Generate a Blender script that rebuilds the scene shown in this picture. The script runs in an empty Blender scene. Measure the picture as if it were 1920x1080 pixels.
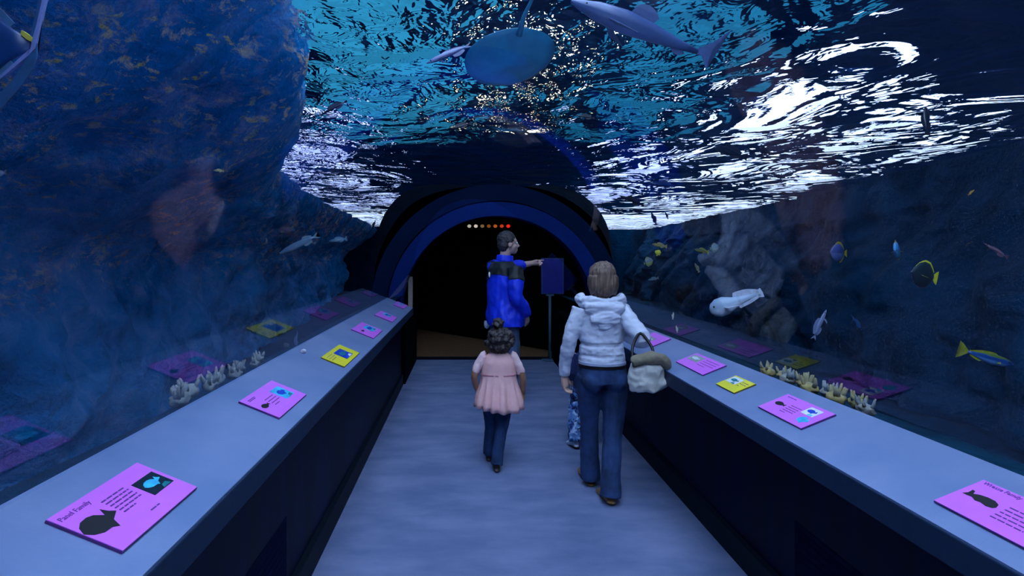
import bpy, bmesh, math, random
from mathutils import Vector, Matrix, Euler, noise as mnoise
PI = math.pi
C = bpy.context.scene.collection
random.seed(7)
# ------------------------------------------------------------------ camera
CAMZ, F, VX, VY = 1.62, 1000.0, 872.0, 480.0
def at(px, py, d):
    """photo pixel + distance along the tunnel -> point in the place"""
    return Vector(((px - VX) * d / F, d, CAMZ - (py - VY) * d / F))
def onz(px, py, z):
    d = F * (CAMZ - z) / (py - VY)
    return Vector(((px - VX) * d / F, d, z))
cam = bpy.data.cameras.new('camera'); co = bpy.data.objects.new('camera', cam); C.objects.link(co)
co.location = (0, 0, CAMZ); co.rotation_euler = (PI / 2, 0, 0)
cam.sensor_width = 36; cam.lens = 36 * F / 1920
cam.shift_x = (960 - VX) / 1920; cam.shift_y = -(540 - VY) / 1920
cam.clip_start = .05; cam.clip_end = 200
bpy.context.scene.camera = co
vs = bpy.context.scene.view_settings
vs.view_transform = 'Standard'; vs.look = 'None'; vs.gamma = 1; vs.use_curve_mapping = False
vs.exposure = 0
bpy.context.scene.cycles.transparent_max_bounces = 24
bpy.context.scene.cycles.max_bounces = 8
bpy.context.scene.cycles.caustics_reflective = True
bpy.context.scene.cycles.caustics_refractive = True

def lin(r, g=None, b=None):
    if g is None: r, g, b = r
    f = lambda c: (c / 255 / 12.92) if c / 255 <= .04045 else ((c / 255 + .055) / 1.055) ** 2.4
    return (f(r), f(g), f(b), 1)

# ------------------------------------------------------------------ materials
class NT:
    def __init__(s, name):
        s.m = bpy.data.materials.new(name); s.m.use_nodes = True
        s.t = s.m.node_tree; s.t.nodes.clear()
        s.out = s.n('ShaderNodeOutputMaterial')
    def n(s, typ, _ins=None, **kw):
        nd = s.t.nodes.new(typ)
        for k, v in kw.items(): setattr(nd, k, v)
        for k, v in (_ins or {}).items():
            sock = nd.inputs[k]
            if isinstance(v, bpy.types.NodeSocket): s.t.links.new(v, sock)
            else: sock.default_value = v
        return nd
    def surf(s, sock): s.t.links.new(sock, s.out.inputs['Surface']); return s.m
    def pos(s): return s.n('ShaderNodeNewGeometry').outputs['Position']
    def obj(s): return s.n('ShaderNodeTexCoord').outputs['Object']
    def scale(s, v, sc):
        return s.n('ShaderNodeMapping', {'Vector': v, 'Scale': sc}).outputs[0]
    def noise(s, v, sc, det=3, rough=.5, dist=0):
        return s.n('ShaderNodeTexNoise', {'Vector': v, 'Scale': sc, 'Detail': det, 'Roughness': rough, 'Distortion': dist}).outputs['Fac']
    def ramp(s, fac, stops):
        r = s.n('ShaderNodeValToRGB', {'Fac': fac}); e = r.color_ramp.elements
        while len(e) > len(stops): e.remove(e[-1])
        while len(e) < len(stops): e.new(1)
        for el, (p, c) in zip(e, stops):
            el.position = p; el.color = c if not isinstance(c, (int, float)) else (c, c, c, 1)
        return r.outputs['Color']
    def math(s, op, a, b=0, c=0):
        return s.n('ShaderNodeMath', {0: a, 1: b, 2: c}, operation=op).outputs[0]
    def mixc(s, fac, a, b):
        nd = s.n('ShaderNodeMix', data_type='RGBA')
        for i, v in ((0, fac), (6, a), (7, b)):
            if isinstance(v, bpy.types.NodeSocket): s.t.links.new(v, nd.inputs[i])
            else: nd.inputs[i].default_value = v
        return nd.outputs[2]
    def mixs(s, fac, a, b):
        nd = s.n('ShaderNodeMixShader'); 
        for i, v in ((0, fac), (1, a), (2, b)):
            if isinstance(v, bpy.types.NodeSocket): s.t.links.new(v, nd.inputs[i])
            else: nd.inputs[i].default_value = v
        return nd.outputs[0]
    def bump(s, h, st, dist=.02):
        return s.n('ShaderNodeBump', {'Height': h, 'Strength': st, 'Distance': dist}).outputs[0]
    def bsdf(s, color, rough=.6, metal=0, normal=None, **kw):
        ins = {'Base Color': color, 'Roughness': rough, 'Metallic': metal}
        if normal is not None: ins['Normal'] = normal
        ins.update(kw)
        return s.n('ShaderNodeBsdfPrincipled', ins).outputs[0]

def simple(name, rgb, rough=.6, var=.12, sc=30, bump=0, bsc=120, **kw):
    """plain coloured material with a little mottling and grain"""
    t = NT(name); v = t.obj()
    c = lin(rgb) if len(rgb) == 3 else rgb
    nz = t.noise(v, sc, 4, .6)
    lo = tuple(x * (1 - var) for x in c[:3]) + (1,); hi = tuple(min(1, x * (1 + var)) for x in c[:3]) + (1,)
    col = t.ramp(nz, [(.3, lo), (.7, hi)])
    nrm = t.bump(t.noise(v, bsc, 3, .6), bump, .004) if bump else None
    return t.surf(t.bsdf(col, rough, 0, nrm, **kw))

def emit(name, rgb, st):
    t = NT(name)
    return t.surf(t.n('ShaderNodeEmission', {'Color': lin(rgb), 'Strength': st}).outputs[0])

# ------------------------------------------------------------------ objects
def link(name, me, mat=None, parent=None, smooth=False):
    o = bpy.data.objects.new(name, me); C.objects.link(o)
    if mat is not None: me.materials.append(mat)
    if parent is not None: o.parent = parent
    if smooth:
        for p in me.polygons: p.use_smooth = True
    return o
def from_bm(name, bm, mat=None, parent=None, smooth=False):
    bmesh.ops.recalc_face_normals(bm, faces=bm.faces)
    me = bpy.data.meshes.new(name); bm.to_mesh(me); bm.free()
    return link(name, me, mat, parent, smooth)
def tag(o, label=None, cat=None, group=None, kind=None):
    if label: o['label'] = label
    if cat: o['category'] = cat
    if group: o['group'] = group
    if kind: o['kind'] = kind
    return o
def empty(name, loc=(0, 0, 0), rz=0):
    o = bpy.data.objects.new(name, None); C.objects.link(o); o.location = loc; o.rotation_euler = (0, 0, rz)
    o.empty_display_size = .1
    return o
def box(bm, lo, hi, bev=0):
    m = Matrix.Translation([(a + b) / 2 for a, b in zip(lo, hi)]) @ Matrix.Diagonal([b - a for a, b in zip(lo, hi)] + [1])
    r = bmesh.ops.create_cube(bm, size=1, matrix=m)
    if bev:
        es = list({e for v in r['verts'] for e in v.link_edges})
        bmesh.ops.bevel(bm, geom=es, offset=bev, segments=2, affect='EDGES', profile=.5)
def prism(bm, prof, y0, y1):
    """closed profile [(x,z)] run along y"""
    a = [bm.verts.new((x, y0, z)) for x, z in prof]; b = [bm.verts.new((x, y1, z)) for x, z in prof]
    n = len(prof)
    for i in range(n): bm.faces.new((a[i], a[(i + 1) % n], b[(i + 1) % n], b[i]))
    bm.faces.new(a[::-1]); bm.faces.new(b)
def tube(bm, pts, rad, seg=10, squash=None, cap=True):
    """swept tube; rad is a number or list of r or (r_side, r_other)"""
    pts = [Vector(p) for p in pts]; n = len(pts)
    if not isinstance(rad, (list, tuple)): rad = [rad] * n
    rings = []; prev = None
    for i, p in enumerate(pts):
        d = (pts[min(i + 1, n - 1)] - pts[max(i - 1, 0)])
        d = d.normalized() if d.length > 1e-9 else Vector((0, 0, 1))
        if prev is None:
            ref = Vector((1, 0, 0)) if abs(d.x) < .8 else Vector((0, 1, 0))
            a = (ref - d * ref.dot(d)).normalized()
        else:
            a = prev - d * prev.dot(d)
            a = a.normalized() if a.length > 1e-6 else prev
        prev = a; b = d.cross(a)
        r = rad[i]; ra, rb = (r if isinstance(r, (list, tuple)) else (r, r))
        rings.append([bm.verts.new(p + a * ra * math.cos(2 * PI * k / seg) + b * rb * math.sin(2 * PI * k / seg)) for k in range(seg)])
    for i in range(n - 1):
        for k in range(seg):
            bm.faces.new((rings[i][k], rings[i][(k + 1) % seg], rings[i + 1][(k + 1) % seg], rings[i + 1][k]))
    if cap:
        for rg, s in ((rings[0], -1), (rings[-1], 1)):
            c = sum((v.co for v in rg), Vector()) / seg
            cv = bm.verts.new(c)
            for k in range(seg):
                f = (rg[k], rg[(k + 1) % seg], cv)
                bm.faces.new(f if s > 0 else f[::-1])
def ball(bm, c, r, seg=14, rot=None):
    if not isinstance(r, (list, tuple)): r = (r, r, r)
    m = Matrix.Translation(c) @ (rot.to_matrix().to_4x4() if rot else Matrix()) @ Matrix.Diagonal((*r, 1))
    bmesh.ops.create_uvsphere(bm, u_segments=seg, v_segments=max(6, seg * 2 // 3), radius=1, matrix=m)
WAVE, WIOR, DAY, ADDSKY, TURQ = .24, 1.33, 3.4, 11, 1.15
# ------------------------------------------------------------------ the setting
FL, FR = -.785, 1.44                                 # floor edges
CS = {-1: (-.66, .966, -.979, 1.095), 1: (1.22, .925, 1.487, 1.034)}   # sloping counter: inner x,z  outer x,z
XL, XR = CS[-1][2], CS[1][2]
TCX, THW, TZ0 = (XL + XR) / 2, (XR - XL) / 2, 1.065
YN, YF = -3.4, 8.6                                   # tunnel ends
WZ = 2.9                                             # water level
YB = 26.0                                            # far end of the tank
def struct(o): o['kind'] = 'structure'; return o

# floor: blue grey carpet
t = NT('blue_grey_carpet'); v = t.pos()
c1 = t.noise(t.scale(v, (1, 2.2, 1)), 2.2, 4, .55); c2 = t.noise(v, 260, 2, .7)  # broad streaky mottle paints rippled light into the carpet colour
col = t.mixc(t.math('MULTIPLY', c2, .5), t.ramp(c1, [(.32, lin(98, 114, 150)), (.68, lin(136, 144, 180))]), lin(88, 106, 148))
M_carpet = t.surf(t.bsdf(col, .95, 0, t.bump(c2, .5, .006)))
bm = bmesh.new(); box(bm, (FL - .1, YN, -.1), (FR + .1, YF - .25, 0))
struct(from_bm('floor', bm, M_carpet))

# counters
t = NT('counter_laminate'); v = t.pos()
n1 = t.noise(v, 3.2, 3, .5); n2 = t.noise(t.scale(v, (1, 3, 1)), 60, 3, .6)
col = t.mixc(t.math('MULTIPLY', n2, .35), t.ramp(n1, [(.3, lin(104, 126, 166)), (.7, lin(130, 144, 180))]), lin(90, 112, 158))
M_top = t.surf(t.bsdf(col, .42, 0, t.bump(n2, .08, .002)))
M_edge = simple('counter_edge', (26, 46, 74), .6, .1, **{'Specular IOR Level': .2})
t = NT('navy_panel'); v = t.pos()
w = t.noise(t.scale(v, (3, 3, .2)), 3, 4, .6)
M_navy = t.surf(t.bsdf(t.ramp(w, [(.3, lin(1, 2, 18)), (.7, lin(4, 10, 56))]), .5, **{'Specular IOR Level': .12}))
M_base = simple('dark_rubber', (8, 22, 36), .6, .1, **{'Specular IOR Level': .15})
M_grille = simple('grille_black', (12, 22, 52), .8, .1, **{'Specular IOR Level': .05})
def counter(side):
    s = -1 if side == 'left' else 1
    xi, zi, xo, zo = CS[s]; xp = FL if s < 0 else FR
    yend = 6.72 if s < 0 else 5.95
    root = empty('counter', ((xo + xp) / 2, 3, 0))
    tag(root, 'long sloping blue grey counter down the %s side of the aisle' % side, 'counter', 'exhibit counters beside the walkway')
    def part(nm, bm, m, par=root):
        o = from_bm(nm, bm, m); o.parent = par; o.matrix_parent_inverse = Matrix.Translation(root.location).inverted(); return o
    bm = bmesh.new(); prism(bm, [(xi, zi), (xo, zo), (xo, zo - .03), (xi, zi - .03)], YN, yend); part('countertop', bm, M_top)
    bm = bmesh.new(); a, b = sorted((xi - s * .006, xi + s * .02)); box(bm, (a, YN, zi - .085), (b, yend + .004, zi - .003), .004); part('edge_band', bm, M_edge)
    bm = bmesh.new(); x1 = xp + s * .02; zt = zi - .05
    prism(bm, [(x1, zt), (xp + s * .02, .12), (xp + s * .02, 0), (xo, 0), (xo, zt)], YN, yend - .02); part('front_panel', bm, M_navy)
    bm = bmesh.new(); prism(bm, [(xp - s * .008, 0), (xp - s * .008, .13), (xp + s * .03, .14), (xp + s * .03, 0)], YN, yend - .02); part('kick_board', bm, M_base)
    # ventilation grille low in the front panel
    y0, y1 = (1.98, 2.38) if s < 0 else (1.98, 2.34)
    bm = bmesh.new()
    px_ = lambda z: x1 + (xp + s * .02 - x1) * (zt - z) / (zt - .12)
    for k in range(8):
        z0 = .18 + k * .032
        prism(bm, [(px_(z0) - s * .008, z0), (px_(z0) + s * .01, z0), (px_(z0 + .02) + s * .01, z0 + .02), (px_(z0 + .02) - s * .003, z0 + .02)], y0, y1)
    prism(bm, [(px_(.17) - s * .002, .17), (px_(.17) + s * .02, .17), (px_(.45) + s * .02, .45), (px_(.45) - s * .002, .45)], y0 - .02, y1 + .02)
    part('vent_grille', bm, M_grille)
    return root
counter('left'); counter('right')

# acrylic tube
t = NT('acrylic'); 
fr = t.n('ShaderNodeFresnel', {'IOR': 1.6}).outputs[0]
tr = t.n('ShaderNodeBsdfTransparent', {'Color': (.80, .90, .98, 1)}).outputs[0]
gl = t.n('ShaderNodeBsdfGlossy', {'Color': (.8, .9, 1, 1), 'Roughness': .035}).outputs[0]
fr = t.ramp(fr, [(0, 0), (.04, .024), (.2, .14), (1, .4)])
M_acryl = t.surf(t.mixs(fr, tr, gl))
bm = bmesh.new(); ys = [YN, 0, 3, 6, YF]
def bez(t):
    P = ((-THW, 0), (-THW + .26, .74), (-.70, 1.30), (0, 1.30)); u = 1 - t
    w = (u ** 3, 3 * u * u * t, 3 * u * t * t, t ** 3)
    return sum(a * p[0] for a, p in zip(w, P)), sum(a * p[1] for a, p in zip(w, P))
half = [bez(k / 36) for k in range(37)]
prof = half + [(-x, z) for x, z in half[-2::-1]]; N = len(prof) - 1
rows = [[bm.verts.new((TCX + x, y, TZ0 + z)) for x, z in prof] for y in ys]
for i in range(len(ys) - 1):
    for k in range(N):
        bm.faces.new((rows[i][k], rows[i + 1][k], rows[i + 1][k + 1], rows[i][k + 1]))
me = bpy.data.meshes.new('acrylic'); bm.normal_update()
bm.faces.ensure_lookup_table()
if bm.faces[0].normal.x < 0: bmesh.ops.reverse_faces(bm, faces=bm.faces)
bm.to_mesh(me); bm.free()
struct(link('window_or_added_pane_1', me, M_acryl, smooth=True))['label'] = 'curved clear acrylic tunnel arching over the walkway'

# portal at the far end
AX, AZ = .5, .75
def ring(r0, r1, y0, y1, seg=80, a0=-.28):
    bm = bmesh.new(); prev = first = None
    for k in range(seg + 1):
        a = a0 + (PI - 2 * a0) * k / seg
        c, s = math.cos(a), math.sin(a)
        q = [bm.verts.new((AX + r * c, y, AZ + r * s)) for r, y in ((r0, y0), (r1, y0), (r1, y1), (r0, y1))]
        if prev:
            for i in range(4): bm.faces.new((prev[i], prev[(i + 1) % 4], q[(i + 1) % 4], q[i]))
        else: bm.faces.new(q[::-1])
        prev = q
    bm.faces.new(prev)
    return bm
M_arch = simple('portal_blue_paint', (4, 44, 124), .6, .12, 4, **{'Specular IOR Level': .1})
M_arch2 = simple('portal_dark_paint', (2, 30, 70), .7, .15, 4, **{'Specular IOR Level': .1})
M_black = simple('matt_black', (3, 4, 8), .9, .1, **{'Specular IOR Level': .05})
struct(from_bm('trim_1', ring(1.5, 1.72, YF - .25, YF + .1), M_arch, smooth=False))
struct(from_bm('trim_2', ring(1.76, 2.02, YF - .05, YF + .3), M_arch2))
struct(from_bm('shadow_ring', ring(1.72, 1.78, YF + .02, YF + .2), M_black))  # black ring stands in for the shadow line between the two rings
# dark hall behind the portal
bm = bmesh.new(); 
P1 = Vector((-.96, 11.75, 0)); P2 = Vector((1.37, 9.25, 0)); 
dv = (P2 - P1).normalized(); P0 = P1 - dv * .35; P3 = P2 + dv * .55; nrm = Vector((-dv.y, dv.x, 0)) * .12
q = [bm.verts.new(p) for p in (P0, P3, P3 + nrm, P0 + nrm)]; q2 = [bm.verts.new(v.co + Vector((0, 0, 2.1))) for v in q]
for i in range(4): bm.faces.new((q[i], q[(i + 1) % 4], q2[(i + 1) % 4], q2[i]))
bm.faces.new(q); bm.faces.new(q2)
struct(from_bm('wall_back', bm, M_black))
bm = bmesh.new(); box(bm, (-1.3, YF - .25, -.1), (2.2, 12.6, -.004)); M_brown = simple('brown_carpet', (120, 84, 52), .95, .2, 14, .4)
struct(from_bm('floor_hall', bm, M_brown))
bm = bmesh.new(); box(bm, (-1.2, YF - .27, -.05), (2.2, YF - .05, .006)); struct(from_bm('trim_4', bm, M_base))
# opaque body of the tunnel beyond the portal (rock clad), seen through the water
def rockmat(name, stops, sc=3, bumpst=.8, patches=None, zone=None):
    t = NT(name); v = t.pos()
    n1 = t.noise(v, sc, 8, .62, .6); n2 = t.noise(v, sc * 7, 5, .65)
    col = t.ramp(n1, stops)
    if patches:
        for (psc, lo, hi, rgb, st) in patches:
            pn = t.noise(t.scale(v, st), psc, 8, .72, .5)
            fac = t.ramp(pn, [(lo, 0), (hi, 1)])
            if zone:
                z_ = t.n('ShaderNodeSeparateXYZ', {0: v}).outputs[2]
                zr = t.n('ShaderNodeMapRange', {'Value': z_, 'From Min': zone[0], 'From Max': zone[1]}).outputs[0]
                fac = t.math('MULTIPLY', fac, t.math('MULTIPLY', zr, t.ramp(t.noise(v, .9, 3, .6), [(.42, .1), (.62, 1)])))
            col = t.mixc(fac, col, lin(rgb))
    h = t.math('ADD', n1, t.math('MULTIPLY', n2, .35))
    return t.surf(t.bsdf(col, .9, 0, t.bump(h, bumpst, .12), **{'Specular IOR Level': .06}))
M_rockd = rockmat('dark_reef_rock', [(.3, lin(0, 16, 34)), (.7, lin(6, 36, 58))], 2)
bm = bmesh.new(); seg = 60; rows = []
for y in [YF + .3 + k * .6 for k in range(10)]:
    row = []
    for k in range(seg + 1):
        a = -.3 + (PI + .6) * k / seg
        r = 2.04 + .52 * math.sin(2 * a) ** 2 * (1 if y > YF + .5 else .35) + .06 * mnoise.noise((math.cos(a) * 2, y * .7, math.sin(a) * 2))
        row.append(bm.verts.new((AX + r * math.cos(a), y, AZ + r * math.sin(a))))
    rows.append(row)
for i in range(len(rows) - 1):
    for k in range(seg): bm.faces.new((rows[i][k], rows[i][k + 1], rows[i + 1][k + 1], rows[i + 1][k]))
bm.faces.new(rows[-1])
struct(from_bm('ceiling_hall', bm, M_rockd, smooth=True))
# low black side walls between the counter ends and the portal
bm = bmesh.new(); box(bm, (-1.2, 6.74, 0), (FL + .03, YF - .27, .80)); struct(from_bm('trim_6', bm, M_black))
bm = bmesh.new(); box(bm, (FR - .08, 5.97, 0), (1.8, YF - .27, .80)); struct(from_bm('trim_7', bm, M_black))
# pale door post just inside the portal
bm = bmesh.new(); box(bm, (-.93, YF + .12, 0), (-.86, YF + .2, 1.28)); M_tan = simple('pale_tan_paint', (176, 160, 150), .6, .1)
struct(from_bm('trim_5', bm, M_tan))

# tank beds and rock walls
def smooth(a, b, x):
    x = max(0, min(1, (x - a) / (b - a))); return x * x * (3 - 2 * x)

M_bed = rockmat('tank_bed', [(.3, lin(0, 30, 56)), (.7, lin(6, 54, 80))], 5, .5)
def bed(nm, x0, x1, y0, y1, zf):
    bm = bmesh.new(); nx, ny = 24, 110; vv = []
    for j in range(ny + 1):
        row = []
        for i in range(nx + 1):
            x = x0 + (x1 - x0) * i / nx; y = y0 + (y1 - y0) * j / ny
            row.append(bm.verts.new((x, y, zf(x, y))))
        vv.append(row)
    for j in range(ny):
        for i in range(nx): bm.faces.new((vv[j][i], vv[j][i + 1], vv[j + 1][i + 1], vv[j + 1][i]))
    return struct(from_bm(nm, bm, M_bed, smooth=True))
def bz(x, y):
    e = max(0, (XL - x) if x < 0 else (x - XR))
    return 1.0 - 1.2 * smooth(.15, 1.6, e) + min(e, 1) * .12 * mnoise.noise((x * 1.3, y * 1.1, 3))
bed('floor_tank_left', -9, XL, YN, YB, bz); bed('floor_tank_right', XR, 11, YN, YB, bz)

def interp(tab, y):
    for (a, p), (b, q) in zip(tab, tab[1:]):
        if y <= b: return p + (q - p) * max(0, (y - a) / (b - a))
    return tab[-1][1]
LT = [(-4, -.75), (3.3, -.95), (5.2, -1.6), (7.5, -2.7), (11.7, -3.3), (26, -4.2)]
LB = [(-4, -3.0), (4, -2.8), (8, -3.6), (26, -6)]
RB = [(-4, 4.6), (5, 4.9), (12, 6.2), (26, 7.8)]
RT = [(-4, 5.6), (4.2, 6.0), (12, 7.4), (26, 8.8)]
def wall(nm, mat, fx, z1, nz=70, ny=230, amp=.35):
    bm = bmesh.new(); vv = []
    for j in range(ny + 1):
        y = YN + (YB - YN) * (j / ny) ** 1.25; row = []
        for i in range(nz + 1):
            z = -.1 + (z1 + .1) * i / nz
            x = fx(y, z)
            p = Vector((x * .6, y, z))
            dsp = mnoise.fractal(p * .9, 1, 2.1, 5) * amp + mnoise.fractal(p * 3.1, 1, 2.1, 3) * amp * .25
            row.append(bm.verts.new((x + dsp * (1 if x < 0 else -1) * (.45 if z > 2.3 else 1), y, z)))
        vv.append(row)
    for j in range(ny):
        for i in range(nz): bm.faces.new((vv[j][i], vv[j][i + 1], vv[j + 1][i + 1], vv[j + 1][i]))
    return struct(from_bm(nm, bm, mat, smooth=True))
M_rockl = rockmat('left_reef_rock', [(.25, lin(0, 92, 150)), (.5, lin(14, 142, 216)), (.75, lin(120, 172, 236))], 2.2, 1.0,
    [(2.2, .52, .66, (214, 190, 220), (1, 1, 1.6)), (5.5, .54, .62, (255, 226, 190), (1, .8, 1.8)), (9, .58, .65, (255, 226, 130), (1, .8, 1.8))], (1.1, 1.9))  # lilac haze and golden caustic light painted into the upper rock colour
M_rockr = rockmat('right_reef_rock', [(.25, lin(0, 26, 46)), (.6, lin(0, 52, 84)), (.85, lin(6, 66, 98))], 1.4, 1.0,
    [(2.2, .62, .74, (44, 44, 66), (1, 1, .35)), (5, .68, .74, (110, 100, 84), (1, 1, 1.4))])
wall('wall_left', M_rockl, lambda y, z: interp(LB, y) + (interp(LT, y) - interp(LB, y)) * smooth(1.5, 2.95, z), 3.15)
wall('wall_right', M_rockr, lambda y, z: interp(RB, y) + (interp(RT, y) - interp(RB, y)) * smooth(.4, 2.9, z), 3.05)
bm = bmesh.new(); box(bm, (-9, YB, -.1), (11, YB + .3, 3.05)); struct(from_bm('wall_far', bm, M_rockr))
# walls behind the camera
bm = bmesh.new(); box(bm, (-9, YN - .3, -.1), (11, YN, 3.05)); struct(from_bm('wall_near', bm, M_black))

# water surface
t = NT('water_surface'); v = t.pos()
sx = t.n('ShaderNodeSeparateXYZ', {0: v}).outputs[0]
choppy = t.n('ShaderNodeMapRange', {'Value': sx, 'From Min': 2.6, 'From Max': .9, 'To Min': 0., 'To Max': 1.}).outputs[0]
big = t.noise(t.scale(v, (.9, .9, 1)), 1.05, 2.4, .45, 1.2)
fine = t.noise(t.scale(v, (1, .8, 1)), 4.6, 3, .6, .5)
sy = t.n('ShaderNodeSeparateXYZ', {0: v}).outputs[1]
choppy = t.math('MULTIPLY', choppy, t.n('ShaderNodeMapRange', {'Value': sy, 'From Min': 5.5, 'From Max': 9, 'To Min': 1., 'To Max': .22}).outputs[0])
h = t.math('ADD', t.math('MULTIPLY', big, 1.35), t.math('MULTIPLY', fine, t.math('MULTIPLY_ADD', choppy, .36, .05)))
nr = t.bump(h, 1.0, WAVE)
M_water = t.surf(t.n('ShaderNodeBsdfGlass', {'Color': (.9, .97, 1, 1), 'Roughness': 0, 'IOR': WIOR, 'Normal': nr}).outputs[0])
bm = bmesh.new(); v4 = [bm.verts.new(p) for p in ((-9, YN, WZ), (11, YN, WZ), (11, YB, WZ), (-9, YB, WZ))]; bm.faces.new(v4)
bm.normal_update()
if next(iter(bm.faces)).normal.z > 0: bmesh.ops.reverse_faces(bm, faces=list(bm.faces))
me = bpy.data.meshes.new('water_surface'); bm.to_mesh(me); bm.free(); o = link('water_surface', me, M_water); tag(o, 'rippling underside of the water above the tunnel, mirror bright in patches', 'water', kind='structure')

# the hall above the water: skylights, added light panes, dark roof
M_day = emit('daylight', (216, 226, 255), DAY)
M_addsky = emit('added_skylight_glow', (206, 222, 255), ADDSKY)  # added light source, out of view above the walkway, brightens the tunnel
M_turq = emit('added_turquoise_glow', (52, 156, 200), TURQ)  # added glow, colours the water turquoise from below
def slab(nm, lo, hi, m):
    bm = bmesh.new(); box(bm, lo, hi); return struct(from_bm(nm, bm, m))
RZ = 6.5
M_roof = simple('dark_roof_panels', (8, 62, 124), .8, .3, 1.2, **{'Specular IOR Level': .05})
M_day2 = emit('daylight_dim', (190, 200, 255), DAY * .95)
M_turq2 = emit('added_turquoise_glow_dim', (40, 140, 190), TURQ * .8)
M_warm = emit('added_warm_glow', (255, 226, 180), 24)  # added small glow for the golden sparkles in the water
slab('ceiling', (-12, -6, RZ), (14, YB + 8, RZ + .2), M_roof)
slab('wall_hall_left', (-12.2, -6, 2.6), (-12, YB + 8, RZ), M_roof)
slab('wall_hall_right', (14, -6, 2.6), (14.2, YB + 8, RZ), M_roof)
slab('wall_hall_far', (-12, YB + 8, 2.6), (14, YB + 8.2, RZ), M_roof)
slab('wall_hall_near', (-12, -6.2, 2.6), (14, -6, RZ), M_roof)
wn = [2]
def pane(x0, x1, y0, y1, m, z=RZ):
    slab('window_or_added_pane_%d' % wn[0], (x0, y0, z - .06), (x1, y1, z - .02), m); wn[0] += 1  # skylights and the added glowing panes share this numbering
for y0, y1 in ((-3.4, -1.2), (-.9, 1.2), (1.5, 3.4)):
    pane(-1.0, 1.6, y0, y1, M_addsky)
for x0, x1, y0, y1 in ((4.4, 5.2, 6.9, 9.2), (6.2, 6.8, 7.6, 9.6), (7.7, 8.4, 8.2, 10.6), (5.4, 6.2, 10.4, 12.4), (7.6, 8.4, 11.8, 14), (5.8, 6.8, 15.2, 18), (8.2, 9.6, 16.4, 20), (5.2, 10, 20.5, 30)):
    pane(x0, x1, y0, y1, M_day)
for x0, x1, y0, y1 in ((3.5, 4.2, 10.2, 12.4), (3.4, 4.4, 13.8, 16.4), (3.9, 4.7, 18, 21)):
    pane(x0, x1, y0, y1, M_day2)
for x0, x1, y0, y1 in ((-3.0, -2.5, 9.4, 10.8), (-4.2, -3.6, 10.4, 12), (-3.2, -2.4, 12.6, 14), (-4.6, -4.0, 13.4, 15.2), (-2.8, -2.0, 15.6, 17.4), (-4.4, -3.6, 16.4, 18.6)):
    pane(x0, x1, y0, y1, M_day2)
pane(-4.8, -2.9, 20, 27, M_day)
for x0, x1, y0, y1 in ((-2.4, -.2, 4.8, 6.8), (-2.1, -.2, 7.2, 9.4)):
    pane(x0, x1, y0, y1, M_turq)
for x0, x1, y0, y1 in ((2.0, 3.5, 5.2, 6.6), (1.9, 3.3, 7.1, 9.2)):
    pane(x0, x1, y0, y1, M_turq2)
for y0 in (6.0, 7.2, 8.6):
    pane(.70, .84, y0, y0 + .16, M_warm, RZ - .1)
w = bpy.data.worlds.new('world'); bpy.context.scene.world = w; w.use_nodes = True
w.node_tree.nodes['Background'].inputs[0].default_value = (.004, .012, .03, 1)
# ------------------------------------------------------------------ exhibit signs on the sloping counters
def on_counter(px, py, s):
    xi, zi, xo, zo = CS[s]; sl = (zo - zi) / (abs(xo) - abs(xi)); d0 = CAMZ - zi
    k = abs(px - VX) / F; m = (py - VY) / F
    d = (d0 + sl * abs(xi)) / (m + sl * k)
    return Vector(((px - VX) * d / F, d, CAMZ - m * d))
M_purple = simple('purple_card', (222, 112, 234), .34, .05, 8)
M_yellow = simple('yellow_card', (236, 222, 40), .34, .05, 8)
M_sedge = simple('sign_edge', (92, 40, 120), .5, .1)
M_yedge = simple('sign_edge_yellow', (110, 100, 20), .5, .1)
M_ink = simple('black_ink', (10, 12, 20), .5, .05)
M_inkp = simple('violet_ink', (96, 44, 130), .5, .05)
M_cyan = simple('photo_cyan', (60, 190, 235), .35, .35, 30)
M_pdark = simple('photo_dark', (8, 26, 44), .35, .3, 40)
M_pteal = simple('photo_teal', (20, 120, 130), .35, .3, 40)
M_pwhite = simple('photo_white', (226, 232, 240), .35, .1, 40)
M_pblue = simple('photo_blue', (28, 60, 190), .35, .2, 40)
M_pgrey = simple('photo_grey_green', (150, 170, 160), .35, .2, 40)
SIL = {   # fish outlines, nose to the left, unit length
 'deep': [(0, .02), (.10, .20), (.25, .30), (.45, .32), (.60, .27), (.74, .10), (.84, .30), (.90, .14), (1.0, .02), (.90, -.03), (.80, -.08), (.72, -.12), (.62, -.34), (.50, -.25), (.28, -.24), (.10, -.14)],
 'long': [(0, -.06), (.06, .08), (.22, .16), (.45, .17), (.66, .13), (.80, .05), (.86, .18), (.95, .20), (.93, .02), (1.0, -.10), (.86, -.10), (.72, -.08), (.55, -.16), (.40, -.13), (.20, -.18), (.05, -.14)],
 'oval': [(0, 0), (.12, .14), (.35, .2), (.6, .15), (.75, .05), (.95, .12), (.9, 0), (.97, -.1), (.75, -.05), (.6, -.15), (.35, -.2), (.12, -.14)]}
def flat(bm, pts, z):
    vs_ = [bm.verts.new((x, y, z)) for x, y in pts]
    f = bm.faces.new(vs_)
    if f.normal.z < 0: f.normal_flip()
    r = bmesh.ops.extrude_face_region(bm, geom=[f])
    bmesh.ops.translate(bm, verts=[v for v in r['geom'] if isinstance(v, bmesh.types.BMVert)], vec=(0, 0, -.0006))
    bmesh.ops.triangulate(bm, faces=bm.faces)
def rect(x0, y0, x1, y1): return [(x0, y0), (x1, y0), (x1, y1), (x0, y1)]
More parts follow.
